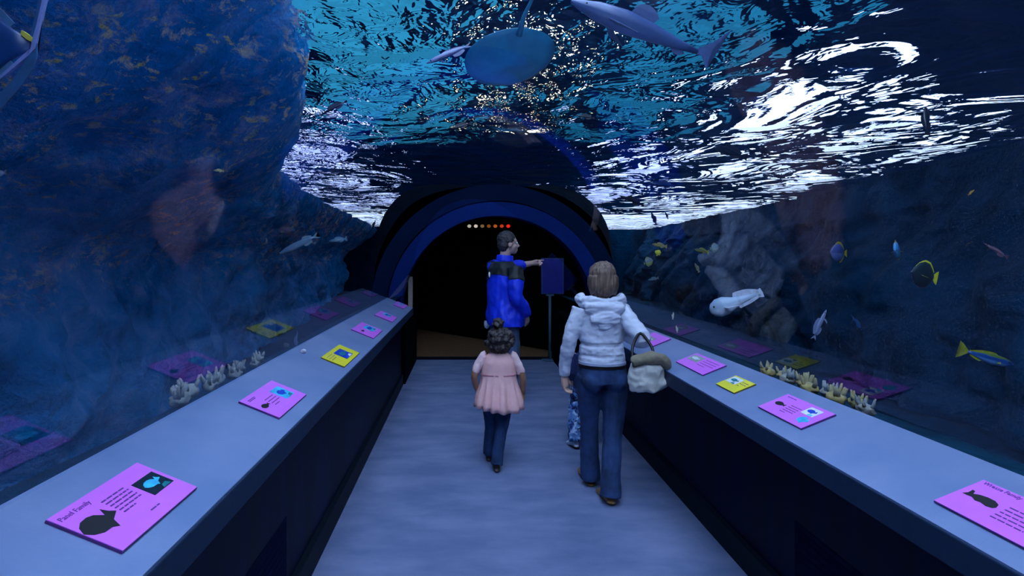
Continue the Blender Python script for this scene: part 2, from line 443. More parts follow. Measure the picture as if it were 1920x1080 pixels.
def text_mesh(name, body, size, mat, parent, loc):
    cu = bpy.data.curves.new(name, 'FONT'); cu.body = body; cu.size = size; cu.extrude = .0004; cu.resolution_u = 3
    o = bpy.data.objects.new(name, cu); C.objects.link(o)
    me = bpy.data.meshes.new_from_object(o.evaluated_get(bpy.context.evaluated_depsgraph_get()))
    C.objects.unlink(o); bpy.data.objects.remove(o)
    q = link(name, me, mat, parent); q.location = loc
    return q
def sign(s, pa, pb, pc, label, colour='purple', title=None, sil=None, photo=None, ptype=None, lines=None, nm='info_sign', ln=None):
    """pa, pb: the two ends of the edge by the aisle (left end first as the reader sees it); pc: above pa"""
    A, B, Cc = on_counter(*pa, s), on_counter(*pb, s), on_counter(*pc, s)
    U = Vector((0, 1, 0)) if s < 0 else Vector((0, -1, 0))
    xi, zi, xo, zo = CS[s]; V = Vector((xo - xi, 0, zo - zi)).normalized(); Nn = U.cross(V)
    w = ln or abs((B - A).dot(U)); h = (Cc - A).dot(V)
    root = empty('info_sign'); root.matrix_world = Matrix((U, V, Nn)).transposed().to_4x4()
    root.location = A + Nn * .001
    tag(root, label, 'sign', 'exhibit signs on the counters')
    pm, em = (M_purple, M_sedge) if colour == 'purple' else (M_yellow, M_yedge)
    bm = bmesh.new(); box(bm, (0, 0, 0), (w, h, .006)); from_bm('backing', bm, em, root)
    bm = bmesh.new(); box(bm, (.001, .001, .0055), (w - .001, h - .001, .0075)); from_bm('panel', bm, pm, root)
    Z = .0085
    if title: text_mesh('title', title, h * .105, M_inkp, root, (w * .03, h * .84, Z - .0006))
    if sil:
        k, cx, cy, L, fx = sil
        bm = bmesh.new(); flat(bm, [(w * cx + (x - .5) * L * fx, h * cy + y * L) for x, y in SIL[k]], Z); from_bm('fish_silhouette', bm, M_ink, root)
    if photo:
        x0, y0, x1, y1 = photo; x0 *= w; x1 *= w; y0 *= h; y1 *= h
        dx, dy = x1 - x0, y1 - y0
        fishp = [(x0 + dx * (.12 + .76 * x), y0 + dy * (.52 + .75 * y)) for x, y in SIL['deep']]
        if ptype == 'cyan_dark': a, b, c = M_pdark, M_cyan, M_pteal
        elif ptype == 'dark_cyan': a, b, c = M_cyan, M_pblue, M_pteal
        elif ptype == 'white_blue': a, b, c = M_pwhite, M_pblue, M_cyan
        elif ptype == 'grey': a, b, c = M_pgrey, M_pwhite, M_pgrey
        elif ptype == 'teal': a, b, c = M_pwhite, M_pteal, M_pteal
        elif ptype == 'counter': a, b, c = M_pblue, M_pteal, M_pwhite
        bm = bmesh.new(); flat(bm, rect(x0, y0, x1, y1), Z); ph = from_bm('photo', bm, a, root)
        bm = bmesh.new(); flat(bm, fishp, Z + .0008); from_bm('pictured_fish', bm, b, ph)
        bm = bmesh.new(); flat(bm, [(x0 + dx * .5, y0 + dy * .03), (x0 + dx * .9, y0 + dy * .03), (x0 + dx * .8, y0 + dy * .25), (x0 + dx * .58, y0 + dy * .2)], Z + .0004); from_bm('pictured_reef', bm, c, ph)
    if lines:
        rr = random.Random(int(A.y * 100))
        for (x0, y0, x1, n, pitch) in lines:
            bm = bmesh.new()
            for i in range(n):
                x = x0 * w; y = (y0 - i * pitch) * h
                xe = x1 * w * (1 if i < n - 1 else .8)
                while x < xe:
                    l = rr.uniform(.008, .022); box(bm, (x, y, Z - .002), (min(xe, x + l), y + h * .022, Z)); x += l + .004
            from_bm('text_block', bm, M_inkp, root)
    return root
sign(-1, (228, 1040), (368, 918), (85, 980), 'large purple fish sign in near left corner, black fish silhouette and cyan photo', title='Panel Family',
     sil=('deep', .17, .50, .105, 1), photo=(.675, .34, .95, .71), ptype='cyan_dark', lines=[(.36, .74, .62, 6, .065), (.49, .18, .6, 2, .07)])
sign(-1, (523, 787), (572, 742), (448, 755), 'square purple sign on the left counter, the second from the camera', title=None,
     sil=('oval', .17, .48, .07, 1), photo=(.60, .26, .87, .74), ptype='dark_cyan', lines=[(.09, .85, .34, 1, .05), (.09, .81, .32, 1, .05), (.3, .6, .54, 4, .09)])
sign(-1, (645, 690), (672, 663), (601, 672), 'yellow sign on the left counter with a dark blue photo across its middle', 'yellow',
     photo=(.40, .18, .78, .80), ptype='counter', lines=[(.06, .8, .34, 3, .12)])
sign(-1, (700, 636), (714, 620), (662, 616), 'purple sign on the left counter, just past the yellow one', photo=(.5, .25, .9, .72), ptype='dark_cyan', sil=('oval', .25, .6, .07, 1))
sign(-1, (735, 605), (744, 596), (704, 590), 'small purple sign on the left counter, last but one before the arch', photo=(.5, .3, .9, .75), ptype='dark_cyan')
sign(-1, (757, 580), (767, 575), (738, 571), 'smallest purple sign at the far end of the left counter', photo=(.5, .3, .9, .75), ptype='dark_cyan')
s1 = sign(1, (1752, 943), (1912, 1045), (1848, 905), ln=.40, label= 'large purple sign cut off by the right edge of the photo, black fish silhouette', title=None,
     sil=('long', .15, .53, .088, -1), lines=[(.3, .62, .62, 5, .09)])
text_mesh('title', 'Wrasse Family', .0165, M_inkp, s1, (.012, .132, .0079))
s2 = sign(1, (1422, 765), (1503, 807), (1480, 742), 'purple sign on the right counter with a dark oval silhouette and two blue fish pictures',
     sil=('oval', .20, .49, .07, 1), photo=(.62, .52, .86, .88), ptype='white_blue', lines=[(.08, .88, .34, 1, .1), (.36, .6, .58, 5, .09)])
ph = s2.children; W_ = .31
bm = bmesh.new(); flat(bm, [(.22 + .06 * x, .042 + .07 * y) for x, y in SIL['deep']], .0085); from_bm('picture_cutout', bm, M_cyan, s2)
sign(1, (1343, 722), (1376, 740), (1385, 708), 'yellow sign on the right counter with a teal picture on it', 'yellow', photo=(.06, .42, .55, .9), ptype='teal', lines=[(.62, .75, .92, 3, .14)])
sign(1, (1268, 680), (1317, 706), (1308, 664), 'purple sign on the right counter with a pale grey picture, beside the handbag', photo=(.06, .45, .42, .86), ptype='grey', lines=[(.5, .8, .92, 4, .14)])
sign(1, (1195, 638), (1222, 652), (1219, 621), 'purple sign on the right counter, half hidden behind the handbag handles', photo=(.2, .2, .6, .6), ptype='grey')
# little white scrap with a thin cord beside the yellow sign
p = on_counter(569, 661, -1); bm = bmesh.new()
ball(bm, p + Vector((0, 0, .008)), (.016, .026, .012), 12); ball(bm, p + Vector((.004, -.014, .014)), (.010, .012, .008), 10)
for v in bm.verts: v.co += Vector((1, 1, 1)) * .003 * mnoise.noise(v.co * 60)
tag(from_bm('paper_scrap', bm, simple('white_paper', (232, 226, 236), .7), smooth=True), 'small whitish crumpled scrap on the left counter beside the yellow sign', 'paper')

# ------------------------------------------------------------------ sign stand under the portal
root = empty('sign_stand', at(1030, 676, 8.2 * 1.0)); d = 1620 / (675 - VY); 
root.location = (0, 0, 0)
tag(root, 'navy notice board on a thin grey post standing under the arch', 'sign stand')
M_post = simple('grey_post', (64, 92, 118), .45, .1); M_board = simple('navy_board', (12, 20, 128), .4, .15, 6); M_bframe = simple('board_frame', (30, 56, 108), .4)
P = at(1031, 675, d); x, y = P.x, P.y
bm = bmesh.new(); tube(bm, [(x, y, 0), (x, y, .012), (x, y, .02)], [.13, .13, .03], 24); from_bm('base', bm, M_post, root, True)
bm = bmesh.new(); tube(bm, [(x, y, .01), (x, y, 1.05)], .022, 12); from_bm('post', bm, M_post, root, True)
zb, zt = at(0, 551, d).z, at(0, 484, d).z; xa, xb = at(1014, 0, d).x, at(1056, 0, d).x
bm = bmesh.new(); box(bm, (xa, y - .05, zb), (xb, y - .025, zt), .004); fr_ = from_bm('board_frame', bm, M_bframe, root)
bm = bmesh.new(); box(bm, (xa + .018, y - .054, zb + .018), (xb - .018, y - .049, zt - .018)); from_bm('board', bm, M_board, root)
bm = bmesh.new(); box(bm, (x - .06, y - .026, 1.0), (x + .06, y + .012, 1.06)); from_bm('bracket', bm, M_post, root)
# string of coloured lamps high in the hall beyond
root = empty('lamp_bar', (0, 0, 0)); tag(root, 'short bar of white, amber and red lamps high in the dark beyond the arch', 'lamp')
d = 9.6; a, b = at(880, 424, d), at(953, 424, d)
bm = bmesh.new(); box(bm, (a.x - .04, d, a.z + .02), (b.x + .04, d + .06, a.z + .06)); from_bm('bar', bm, M_black, root)
cols = [((230, 226, 210), .5), ((230, 220, 200), .7), ((220, 170, 110), .25), ((225, 130, 60), .25), ((230, 110, 40), .5), ((235, 70, 40), .6), ((250, 40, 30), .9)]
for i, (c, st) in enumerate(cols):
    q = a.lerp(b, i / (len(cols) - 1)); bm = bmesh.new(); ball(bm, q, (.035, .03, .03), 12); from_bm('bulb', bm, emit('bulb_%d' % i, c, st), root, True)

# ------------------------------------------------------------------ coral rubble along the acrylic
M_coral = simple('pale_coral', (120, 124, 122), .85, .3, 24, .5)
M_coraly = simple('yellowish_coral', (136, 128, 84), .85, .3, 24, .5)
def coral(p, r, mat, label, group, seed):
    rr = random.Random(seed); bm = bmesh.new()
    bmesh.ops.create_icosphere(bm, subdivisions=3, radius=1, matrix=Matrix.Translation(p) @ Matrix.Diagonal((r * .8, r * 1.2, r * .7, 1)))
    for _ in range(7):
        a = rr.uniform(0, 2 * PI); q = p + Vector((math.cos(a) * r * .4, math.sin(a) * r * .8, r * .2))
        tube(bm, [q, q + Vector((math.cos(a) * r * .25, math.sin(a) * r * .4, r * .6)), q + Vector((math.cos(a) * r * .4, math.sin(a) * r * .5, r * rr.uniform(.9, 1.3)))], [r * .26, r * .2, r * .1], 7)
    for v in bm.verts: v.co += (v.co - p).normalized() * r * .3 * mnoise.noise(v.co * (2.2 / r) + Vector((seed, 0, 0)))
    tag(from_bm('coral', bm, mat, smooth=True), label, 'coral', group)
rr = random.Random(3)
for i in range(8):
    t_ = i / 7; y = 2.0 + .84 * t_; x = XL - .09 - .03 * (i % 2)
    coral(Vector((x, y, 1.07 + .01 * (1 - t_))), (.044 - .014 * t_) * rr.uniform(.85, 1.1), M_coral, 'pale coral rubble against the acrylic above the left counter', 'coral rubble by the left counter', i)
for i in range(9):
    t_ = i / 8; y = 2.10 + .68 * t_; x = XR + .09 + .03 * (i % 2)
    coral(Vector((x, y, 1.015)), rr.uniform(.030, .040), M_coraly if i % 3 else M_coral, 'yellowish coral rubble against the acrylic above the right counter', 'coral rubble by the right counter', 20 + i)

# ------------------------------------------------------------------ fish
def fish(name, label, px, py, d, lpx, ang, yaw=0, roll=0, prof=None, width=.35, body=(120, 140, 160), belly=None, fin=None, tail='fork', tailh=.30,
         dorsal=(.30, .80, .10), anal=(.55, .80, .07), pect=.14, group='fish in the tank', cat='fish', stripes=None, finmat=None, bend=0, eye=.03, bodymat=None):
    L = lpx * d / F
    ca, sa = math.cos(math.radians(ang)), math.sin(math.radians(ang))
    X = Vector((ca, 0, sa)); Zd = Vector((-sa, 0, ca))
    if Zd.z < 0: Zd = -Zd
    Y = Zd.cross(X)
    R = Matrix((X, Y, Zd)).transposed() @ Matrix.Rotation(math.radians(yaw), 3, 'Z') @ Matrix.Rotation(math.radians(roll), 3, 'X')
    root = empty(name); root.matrix_world = Matrix.Translation(at(px, py, d)) @ R.to_4x4()
    tag(root, label, cat, group)
    prof = prof or [(0, .012, -.012), (.05, .06, -.05), (.15, .12, -.11), (.3, .16, -.15), (.45, .16, -.15), (.6, .12, -.11), (.75, .06, -.06), (.82, .035, -.035)]
    def cx(u): return (.5 - u) * L
    def cy(u): return bend * L * max(0, u - .3) ** 2
    def mk(m): return m
    if bodymat is None:
        t = NT('fish_' + name); v = t.obj(); sep = t.n('ShaderNodeSeparateXYZ', {0: v})
        fz = t.n('ShaderNodeMapRange', {'Value': sep.outputs[2], 'From Min': -.08 * L, 'From Max': .08 * L}).outputs[0]
        nz = t.noise(v, 14 / L, 3)
        fac = t.math('MULTIPLY_ADD', nz, .3, t.math('SUBTRACT', fz, .15))
        stops = [(.15, lin(belly or body)), (.55, lin(body))]
        if stripes: stops = [(.15, lin(belly or body)), (.4, lin(body)), (.72, lin(body)), (.8, lin(stripes))]
        col = t.ramp(fac, stops); bodymat = t.surf(t.bsdf(col, .35))
    finm = finmat or simple('fin_' + name, fin or body, .5, .2, 40)
    bm = bmesh.new(); rings = []; seg = 14
    for u, hi, lo in prof:
        hh = (hi - lo) / 2 * L; mz = (hi + lo) / 2 * L; ww = hh * width * (1 if u < .6 else .8) if isinstance(width, (int, float)) else width[0] * L
        rings.append([bm.verts.new((cx(u), cy(u) + ww * math.cos(2 * PI * k / seg), mz + hh * math.sin(2 * PI * k / seg))) for k in range(seg)])
    for a, b in zip(rings, rings[1:]):
        for k in range(seg): bm.faces.new((a[k], a[(k + 1) % seg], b[(k + 1) % seg], b[k]))
    bm.faces.new(rings[0]); bm.faces.new(rings[-1]); from_bm('body', bm, bodymat, root, True)
    def top(u, i):
        for p, q in zip(prof, prof[1:]):
            if p[0] <= u <= q[0]: f_ = (u - p[0]) / (q[0] - p[0]); return (p[i] + (q[i] - p[i]) * f_) * L
        return prof[-1][i] * L
    def plate(nm, pts, th=.006, y=0):
        bm = bmesh.new(); a = [bm.verts.new((x, cy(.5 - x / L) + y - th * L / 2, z)) for x, z in pts]; b = [bm.verts.new((x, cy(.5 - x / L) + y + th * L / 2, z)) for x, z in pts]
        n = len(pts); bm.faces.new(a); bm.faces.new(b[::-1])
        for i in range(n): bm.faces.new((a[i], b[i], b[(i + 1) % n], a[(i + 1) % n]))
        bmesh.ops.triangulate(bm, faces=bm.faces)
        return from_bm(nm, bm, finm, root)
    ue = prof[-1][0]; te, le = prof[-1][1] * L, prof[-1][2] * L; xe = cx(ue) + .01 * L
    H = tailh * L / 2
    if tail == 'fork': plate('tail_fin', [(xe, te), (cx(.93), H * .75), (cx(1.0), H), (cx(.95), H * .35), (cx(.92), 0), (cx(.95), -H * .35), (cx(1.0), -H), (cx(.93), -H * .75), (xe, le)])
    elif tail == 'fan': plate('tail_fin', [(xe, te), (cx(.92), H * .8), (cx(.99), H), (cx(1.0), 0), (cx(.99), -H), (cx(.92), -H * .8), (xe, le)])
    elif tail == 'shark': plate('tail_fin', [(xe, te), (cx(.95), H * .7), (cx(1.02), H * 1.5), (cx(.96), H * .3), (cx(.98), -H * .6), (cx(.92), -H * .1), (xe, le)])
    for nm, q, i, sg in (('dorsal_fin', dorsal, 1, 1), ('anal_fin', anal, 2, -1)):
        if q:
            u0, u1, h = q; n = 7; us = [u0 + (u1 - u0) * k / n for k in range(n + 1)]
            base = [(cx(u), top(u, i) - sg * .012 * L) for u in us]
            tip = [(cx(u) - .03 * L, top(u, i) + sg * h * L * math.sin(PI * min(1, .18 + .72 * (k / n))) ** .7) for k, u in enumerate(us)]
            plate(nm, base + tip[::-1])
    if pect:
        for sg in (-1, 1):
            bm = bmesh.new(); yb = (top(.27, 1) - top(.27, 2)) / 2 * (width if isinstance(width, (int, float)) else 1) * sg * .9
            if not isinstance(width, (int, float)): yb = sg * width[0] * L * .9
            pts = [(cx(.26), yb, -.02 * L), (cx(.33), yb + sg * pect * L * .8, -.06 * L), (cx(.26 + pect * 1.1), yb + sg * pect * L, -.08 * L), (cx(.31), yb, -.04 * L)]
            a = [bm.verts.new(p) for p in pts]; b = [bm.verts.new((p[0], p[1], p[2] - .006 * L)) for p in pts]
            bm.faces.new(a); bm.faces.new(b[::-1])
            for k in range(4): bm.faces.new((a[k], b[k], b[(k + 1) % 4], a[(k + 1) % 4]))
            from_bm('pectoral_fin', bm, finm, root)
    if eye:
        for sg in (-1, 1):
            bm = bmesh.new(); hh = (top(.1, 1) - top(.1, 2)) / 2
            yy = sg * (hh * width * .85 if isinstance(width, (int, float)) else width[0] * L * .8)
            ball(bm, Vector((cx(.1), yy, (top(.1, 1) * .45 + top(.1, 2) * .1))), eye * L * .6, 8); from_bm('eye', bm, M_ink, root, True)
    return root
LONG = [(0, .008, -.008), (.08, .03, -.03), (.2, .055, -.05), (.4, .07, -.06), (.6, .06, -.05), (.75, .035, -.03), (.86, .02, -.02)]
SLIM = [(0, .006, -.006), (.1, .025, -.022), (.3, .045, -.04), (.55, .042, -.04), (.75, .025, -.022), (.88, .012, -.012)]
DISC = [(0, .015, -.015), (.05, .06, -.06), (.12, .2, -.2), (.25, .34, -.34), (.42, .41, -.41), (.6, .38, -.38), (.75, .22, -.22), (.84, .07, -.07)]
FUS = [(0, .01, -.012), (.05, .045, -.045), (.18, .085, -.095), (.36, .105, -.12), (.55, .08, -.095), (.72, .035, -.045), (.82, .02, -.022)]
# right of the tunnel
fish('yellowtail_fish', 'blue fish with yellow back and forked yellow tail above the right counter', 1848, 669, 3.4, 96, -17, -8, 0, FUS, .5, (10, 66, 140), (76, 130, 190), (140, 146, 16), tailh=.34, stripes=(96, 120, 40), dorsal=(.3, .78, .03), anal=(.55, .75, .03), group='fish right of the tunnel')
fish('shark_ray', 'pale grey broad-headed fish with a long fin, gliding past the right acrylic', 1380, 566, 4.2, 96, 206, -22, 15, [(0, .05, -.05), (.05, .13, -.13), (.16, .19, -.18), (.3, .19, -.18), (.45, .12, -.12), (.58, .08, -.08), (.75, .05, -.05), (.9, .02, -.02)], .55, (150, 172, 196), (196, 206, 224), (176, 184, 204), tail='fan', tailh=.18, dorsal=(.48, .93, .11), anal=(.5, .95, .06), pect=.26, eye=.035, group='fish right of the tunnel')
fish('butterflyfish', 'small round blue fish with a yellow and white rim, facing the glass', 1682, 469, 3.6, 40, 190, 42, 0, DISC, .3, (36, 104, 160), (60, 130, 180), (225, 180, 60), tailh=.3, dorsal=(.18, .8, .08), anal=(.3, .8, .08), stripes=(60, 140, 200), group='fish right of the tunnel')
fish('tang', 'dark disc shaped fish with a bright yellow tail, pale rim along its back', 1733, 516, 3.5, 62, 168, 10, 0, DISC, .3, (16, 40, 44), (10, 26, 30), (226, 226, 20), tail='fan', tailh=.42, dorsal=(.12, .8, .05), anal=None, group='fish right of the tunnel', eye=.03)
fish('wrasse', 'thin pinkish fish slanting down near the right edge of the photo', 1868, 470, 3.6, 62, 154, 10, 0, SLIM, .6, (150, 110, 130), (200, 160, 160), (150, 110, 130), tailh=.12, dorsal=(.3, .8, .03), group='fish right of the tunnel')
fish('silver_fish', 'slender pale fish swimming steeply upward beyond the right counter', 1537, 609, 3.6, 62, 66, 0, 0, LONG, .5, (110, 124, 160), (160, 168, 190), None, tailh=.16, group='fish right of the tunnel')
fish('faint_blue_fish', 'faint thin blue fish slanting down right of the slender pale one', 1606, 605, 4.2, 36, 124, 0, 0, SLIM, .5, (30, 74, 130), (44, 90, 140), None, tailh=.12, group='fish right of the tunnel')
fish('angelfish', 'small whitish blue fish with a yellow tail, high beyond the right acrylic', 1572, 474, 4.0, 42, 178, 16, 0, DISC, .3, (52, 70, 130), (84, 104, 160), (150, 144, 40), tailh=.36, group='fish right of the tunnel')
fish('orange_fish', 'tiny orange fish high on the right near the rock', 1821, 361, 4.0, 16, 40, 0, 0, FUS, .5, (190, 150, 60), (190, 160, 90), None, group='fish right of the tunnel', eye=0, pect=0)
for nm, lab, x, y, l, a, b_, c_ in (
    ('yellow_fish', 'yellowish long fish under the water line, right of the arch', 1237, 460, 30, 172, (150, 140, 84), (170, 160, 100)),
    ('yellow_chromis', 'tiny bright yellow fish left of the brown column by the arch', 1234, 474, 13, 60, (215, 210, 50), (215, 210, 80)),
    ('grey_butterflyfish', 'small pale round fish beside the tiny yellow one near the arch', 1216, 491, 20, 20, (110, 130, 140), (150, 160, 110)),
    ('olive_fish', 'olive coloured fish with a yellow belly beside a round pale fish', 1316, 470, 30, 170, (90, 104, 90), (160, 156, 60)),
    ('round_pale_fish', 'round pale fish next to the olive fish, below the bright water', 1340, 465, 20, 10, (110, 140, 150), (140, 160, 150)),
    ('grey_reef_fish', 'dim grey fish hovering left of the dark red reflection', 1225, 523, 22, 190, (80, 110, 130), (100, 120, 130)),
    ('tan_reef_fish', 'small tan fish near the pale blue one in mid water', 1307, 502, 20, 120, (130, 126, 110), (150, 146, 120))):
    fish(nm, lab, x, y, 6.2, l, a, 10, 0, DISC if 'round' in nm or 'butter' in nm or 'chromis' in nm else FUS, .4, b_, c_, c_, group='small reef fish by the arch', eye=.03)
for lab, x, y, a in (('tiny white fish low by the right counter, the higher of two', 1262, 592, 85), ('tiny yellowish white fish low by the right counter, the lower of two', 1269, 617, 100)):
    fish('tiny_fish', lab, x, y, 3.6, 14, a, 0, 0, FUS, .5, (190, 190, 180), (210, 205, 170), None, group='tiny fish by the right counter', eye=0, pect=0)
# dark shapes against the bright surface, right
DK = dict(body=(8, 22, 44), belly=(10, 28, 52), group='dark fish against the bright water')
fish('dark_fish', 'dark slim fish against the white glare right of the arch', 1184, 376, 6.6, 50, 158, 0, 0, LONG, .6, tailh=.12, **DK)
fish('dark_fish', 'grey blue elongated fish silhouette above the white glare', 1243, 346, 6.2, 46, 174, 0, 0, FUS, .6, tailh=.14, body=(20, 50, 84), group=DK['group'])
fish('dark_fish', 'largest dark fish silhouette under the bright water on the right', 1370, 285, 4.6, 72, 166, 10, 0, FUS, .6, tailh=.2, **DK)
fish('dark_fish', 'tiny dark fish heading down within the white glare', 1226, 410, 7.2, 26, 112, 0, 0, FUS, .6, tailh=.2, **DK)
fish('dark_fish', 'tiniest dark fish speck in the white glare', 1250, 404, 7.2, 14, 110, 0, 0, FUS, .6, tailh=.2, **DK)
fish('dark_fish', 'dark upright fish silhouette high on the right among white patches', 1737, 226, 3.6, 56, 84, 10, 0, FUS, .5, tailh=.2, **DK)
# overhead and left
fish('dark_fish', 'thin dark stick-like fish below the turquoise water', 625, 203, 3.0, 58, 208, 0, 0, SLIM, .7, tailh=.08, **DK)
fish('dark_fish', 'small black fish under the water, straight above the arch', 862, 237, 3.9, 44, 196, 0, 0, SLIM, .8, tailh=.1, **DK)
fish('dark_fish', 'small black fish right of centre under the teal water', 1096, 219, 3.7, 40, 172, 0, 0, SLIM, .8, tailh=.1, **DK)
fish('dark_fish', 'tiny dark fish by the bluish glare left of the arch', 701, 421, 7.4, 16, 250, 0, 0, FUS, .6, tailh=.2, **DK)
fish('remora', 'long fish with a pale back and dark underside below the turquoise water', 842, 101, 2.7, 92, 203, 0, 0, LONG, .7, (112, 122, 160), (6, 14, 50), (110, 120, 150), tailh=.1, dorsal=(.4, .8, .02), group='fish overhead')
fish('shark', 'large pale grey shark gliding overhead at the top of the photo', 1205, 56, 2.45, 290, 158, 0, -12, [(0, .006, -.008), (.06, .03, -.03), (.18, .06, -.055), (.36, .075, -.07), (.55, .06, -.055), (.75, .03, -.03), (.88, .016, -.016)], .95, (52, 76, 124), (84, 106, 156), (52, 76, 124), tail='shark', tailh=.26, dorsal=(.38, .54, .08), anal=(.7, .78, .03), pect=.17, group='fish overhead', cat='shark', eye=.012)
# stingray seen from below
root = empty('stingray', at(958, 112, 2.6)); root.rotation_euler = (math.radians(-22), math.radians(-6), math.radians(12))
tag(root, 'flat blue grey stingray with a rounded body overhead, seen from below', 'stingray', 'fish overhead')
bm = bmesh.new(); rings = []; seg = 40; Rr = .215
t = NT('ray_skin'); v = t.obj(); M_ray = t.surf(t.bsdf(t.ramp(t.noise(v, 9, 4), [(.3, lin(24, 120, 160)), (.7, lin(40, 150, 190))]), .4))
for f_, h in ((.0, .035), (.3, .03), (.6, .018), (.85, .008), (1, .001)):
    rings.append(([bm.verts.new((Rr * 1.05 * f_ * math.cos(2 * PI * k / seg), Rr * f_ * math.sin(2 * PI * k / seg) * (1.0 if math.sin(2 * PI * k / seg) > 0 else .85), h + .02 * f_ ** 2)) for k in range(seg)] if f_ else [bm.verts.new((0, 0, h))],
                  [bm.verts.new((Rr * 1.05 * f_ * math.cos(2 * PI * k / seg), Rr * f_ * math.sin(2 * PI * k / seg) * (1.0 if math.sin(2 * PI * k / seg) > 0 else .85), -h * .6 + .02 * f_ ** 2)) for k in range(seg)] if f_ else [bm.verts.new((0, 0, -h * .6))]))
for side in (0, 1):
    for k in range(seg): bm.faces.new((rings[0][side][0], rings[1][side][k], rings[1][side][(k + 1) % seg]))
    for a, b in zip(rings[1:], rings[2:]):
        for k in range(seg): bm.faces.new((a[side][k], b[side][k], b[side][(k + 1) % seg], a[side][(k + 1) % seg]))
for k in range(seg): bm.faces.new((rings[-1][0][k], rings[-1][1][k], rings[-1][1][(k + 1) % seg], rings[-1][0][(k + 1) % seg]))
from_bm('body', bm, M_ray, root, True)
bm = bmesh.new(); tube(bm, [(0, -.16, 0), (0, -.26, .01), (.02, -.38, .02), (.05, -.5, .02)], [.016, .010, .006, .003], 8); from_bm('tail', bm, M_ray, root, True)
for sg in (-1, 1):
    bm = bmesh.new(); ball(bm, Vector((sg * .035, .12, .03)), .01, 8); from_bm('eye', bm, M_ink, root, True)
bm = bmesh.new(); tube(bm, [(Rr * 1.05 * math.cos(a), Rr * math.sin(a), .02) for a in [PI * k / 60 for k in range(31)]], .002, 6); from_bm('pale_rim', bm, simple('pale_rim', (120, 130, 130), .5), root, True)
# left of the tunnel
fish('gar', 'long grey pointed fish by the left rock wall', 557, 460, 4.6, 92, 206, 0, 0, [(0, .006, -.006), (.12, .02, -.02), (.25, .055, -.05), (.45, .075, -.07), (.65, .06, -.055), (.8, .03, -.03), (.88, .02, -.02)], .6, (96, 128, 160), (130, 160, 190), (110, 140, 160), tailh=.13, dorsal=(.62, .82, .05), anal=(.62, .8, .05), group='fish left of the tunnel')
fish('pale_fish', 'small pale blue fish just right of the long pointed one', 634, 450, 5.6, 34, 190, 10, 0, FUS, .5, (70, 110, 140), (120, 140, 170), None, group='fish left of the tunnel')
fish('white_fish', 'tiny yellow white fish against the left rock wall', 410, 320, 3.0, 20, 176, 0, 0, FUS, .5, (225, 215, 160), (215, 225, 190), None, group='fish left of the tunnel', eye=0, pect=0)
fish('white_fish', 'white fish cut off by the left edge of the photo', -6, 326, 2.0, 40, -170, 0, 0, FUS, .5, (190, 200, 225), (200, 210, 230), None, group='fish left of the tunnel')
fish('thin_fish', 'thin pale upright fish just above the left counter', 556, 637, 3.9, 34, 84, 0, 0, SLIM, .6, (90, 110, 150), (110, 130, 160), None, tailh=.08, group='fish left of the tunnel', eye=0, pect=0)
# big fish in the upper left corner: only its tail root and wide forked tail are in the photo
uf = fish('unicornfish', 'big blue fish in the upper left corner, yellow tail root and wide forked tail', -48, 84, 1.25, 330, 180, 0, 0,
     [(0, .02, -.02), (.1, .14, -.14), (.25, .25, -.25), (.42, .28, -.27), (.58, .22, -.2), (.72, .09, -.08), (.82, .028, -.03)], .3, (4, 50, 104), (6, 62, 124), (70, 110, 150), tail='none', dorsal=(.3, .7, .03), anal=(.5, .7, .04), group='fish left of the tunnel', eye=.02)
M_tfin = simple('tail_membrane', (40, 84, 130), .5, .2, 30); M_tedge = simple('tail_streamer', (120, 132, 190), .5, .1, 30)
def upx(nm, pts, th, mat, par=None):
    bm = bmesh.new(); q = [((-48 - x) * 1.25 / F, (84 - y) * 1.25 / F) for x, y in pts]
    a = [bm.verts.new((x, -th, z)) for x, z in q]; b = [bm.verts.new((x, th, z)) for x, z in q]; n = len(q)
    bm.faces.new(a); bm.faces.new(b[::-1])
    for i in range(n): bm.faces.new((a[i], b[i], b[(i + 1) % n], a[(i + 1) % n]))
    bmesh.ops.triangulate(bm, faces=bm.faces); return from_bm(nm, bm, mat, uf if par is None else par)
tf = upx('tail_fin', [(56, 74), (64, 40), (78, -20), (92, -20), (80, 30), (70, 80), (70, 104), (62, 130), (36, 168), (-6, 214), (-14, 190), (18, 158), (44, 122), (54, 96)], .002, M_tfin)
upx('tail_edge', [(62, 78), (70, 50), (86, -20), (92, -20), (76, 50), (68, 92), (52, 108), (-6, 156), (-6, 150), (48, 102), (60, 90)], .004, M_tedge, tf)
upx('tail_root', [(44, 58), (56, 66), (64, 72), (62, 80), (54, 76), (42, 66)], .006, simple('yellow_tail_root', (190, 180, 70), .5), uf)
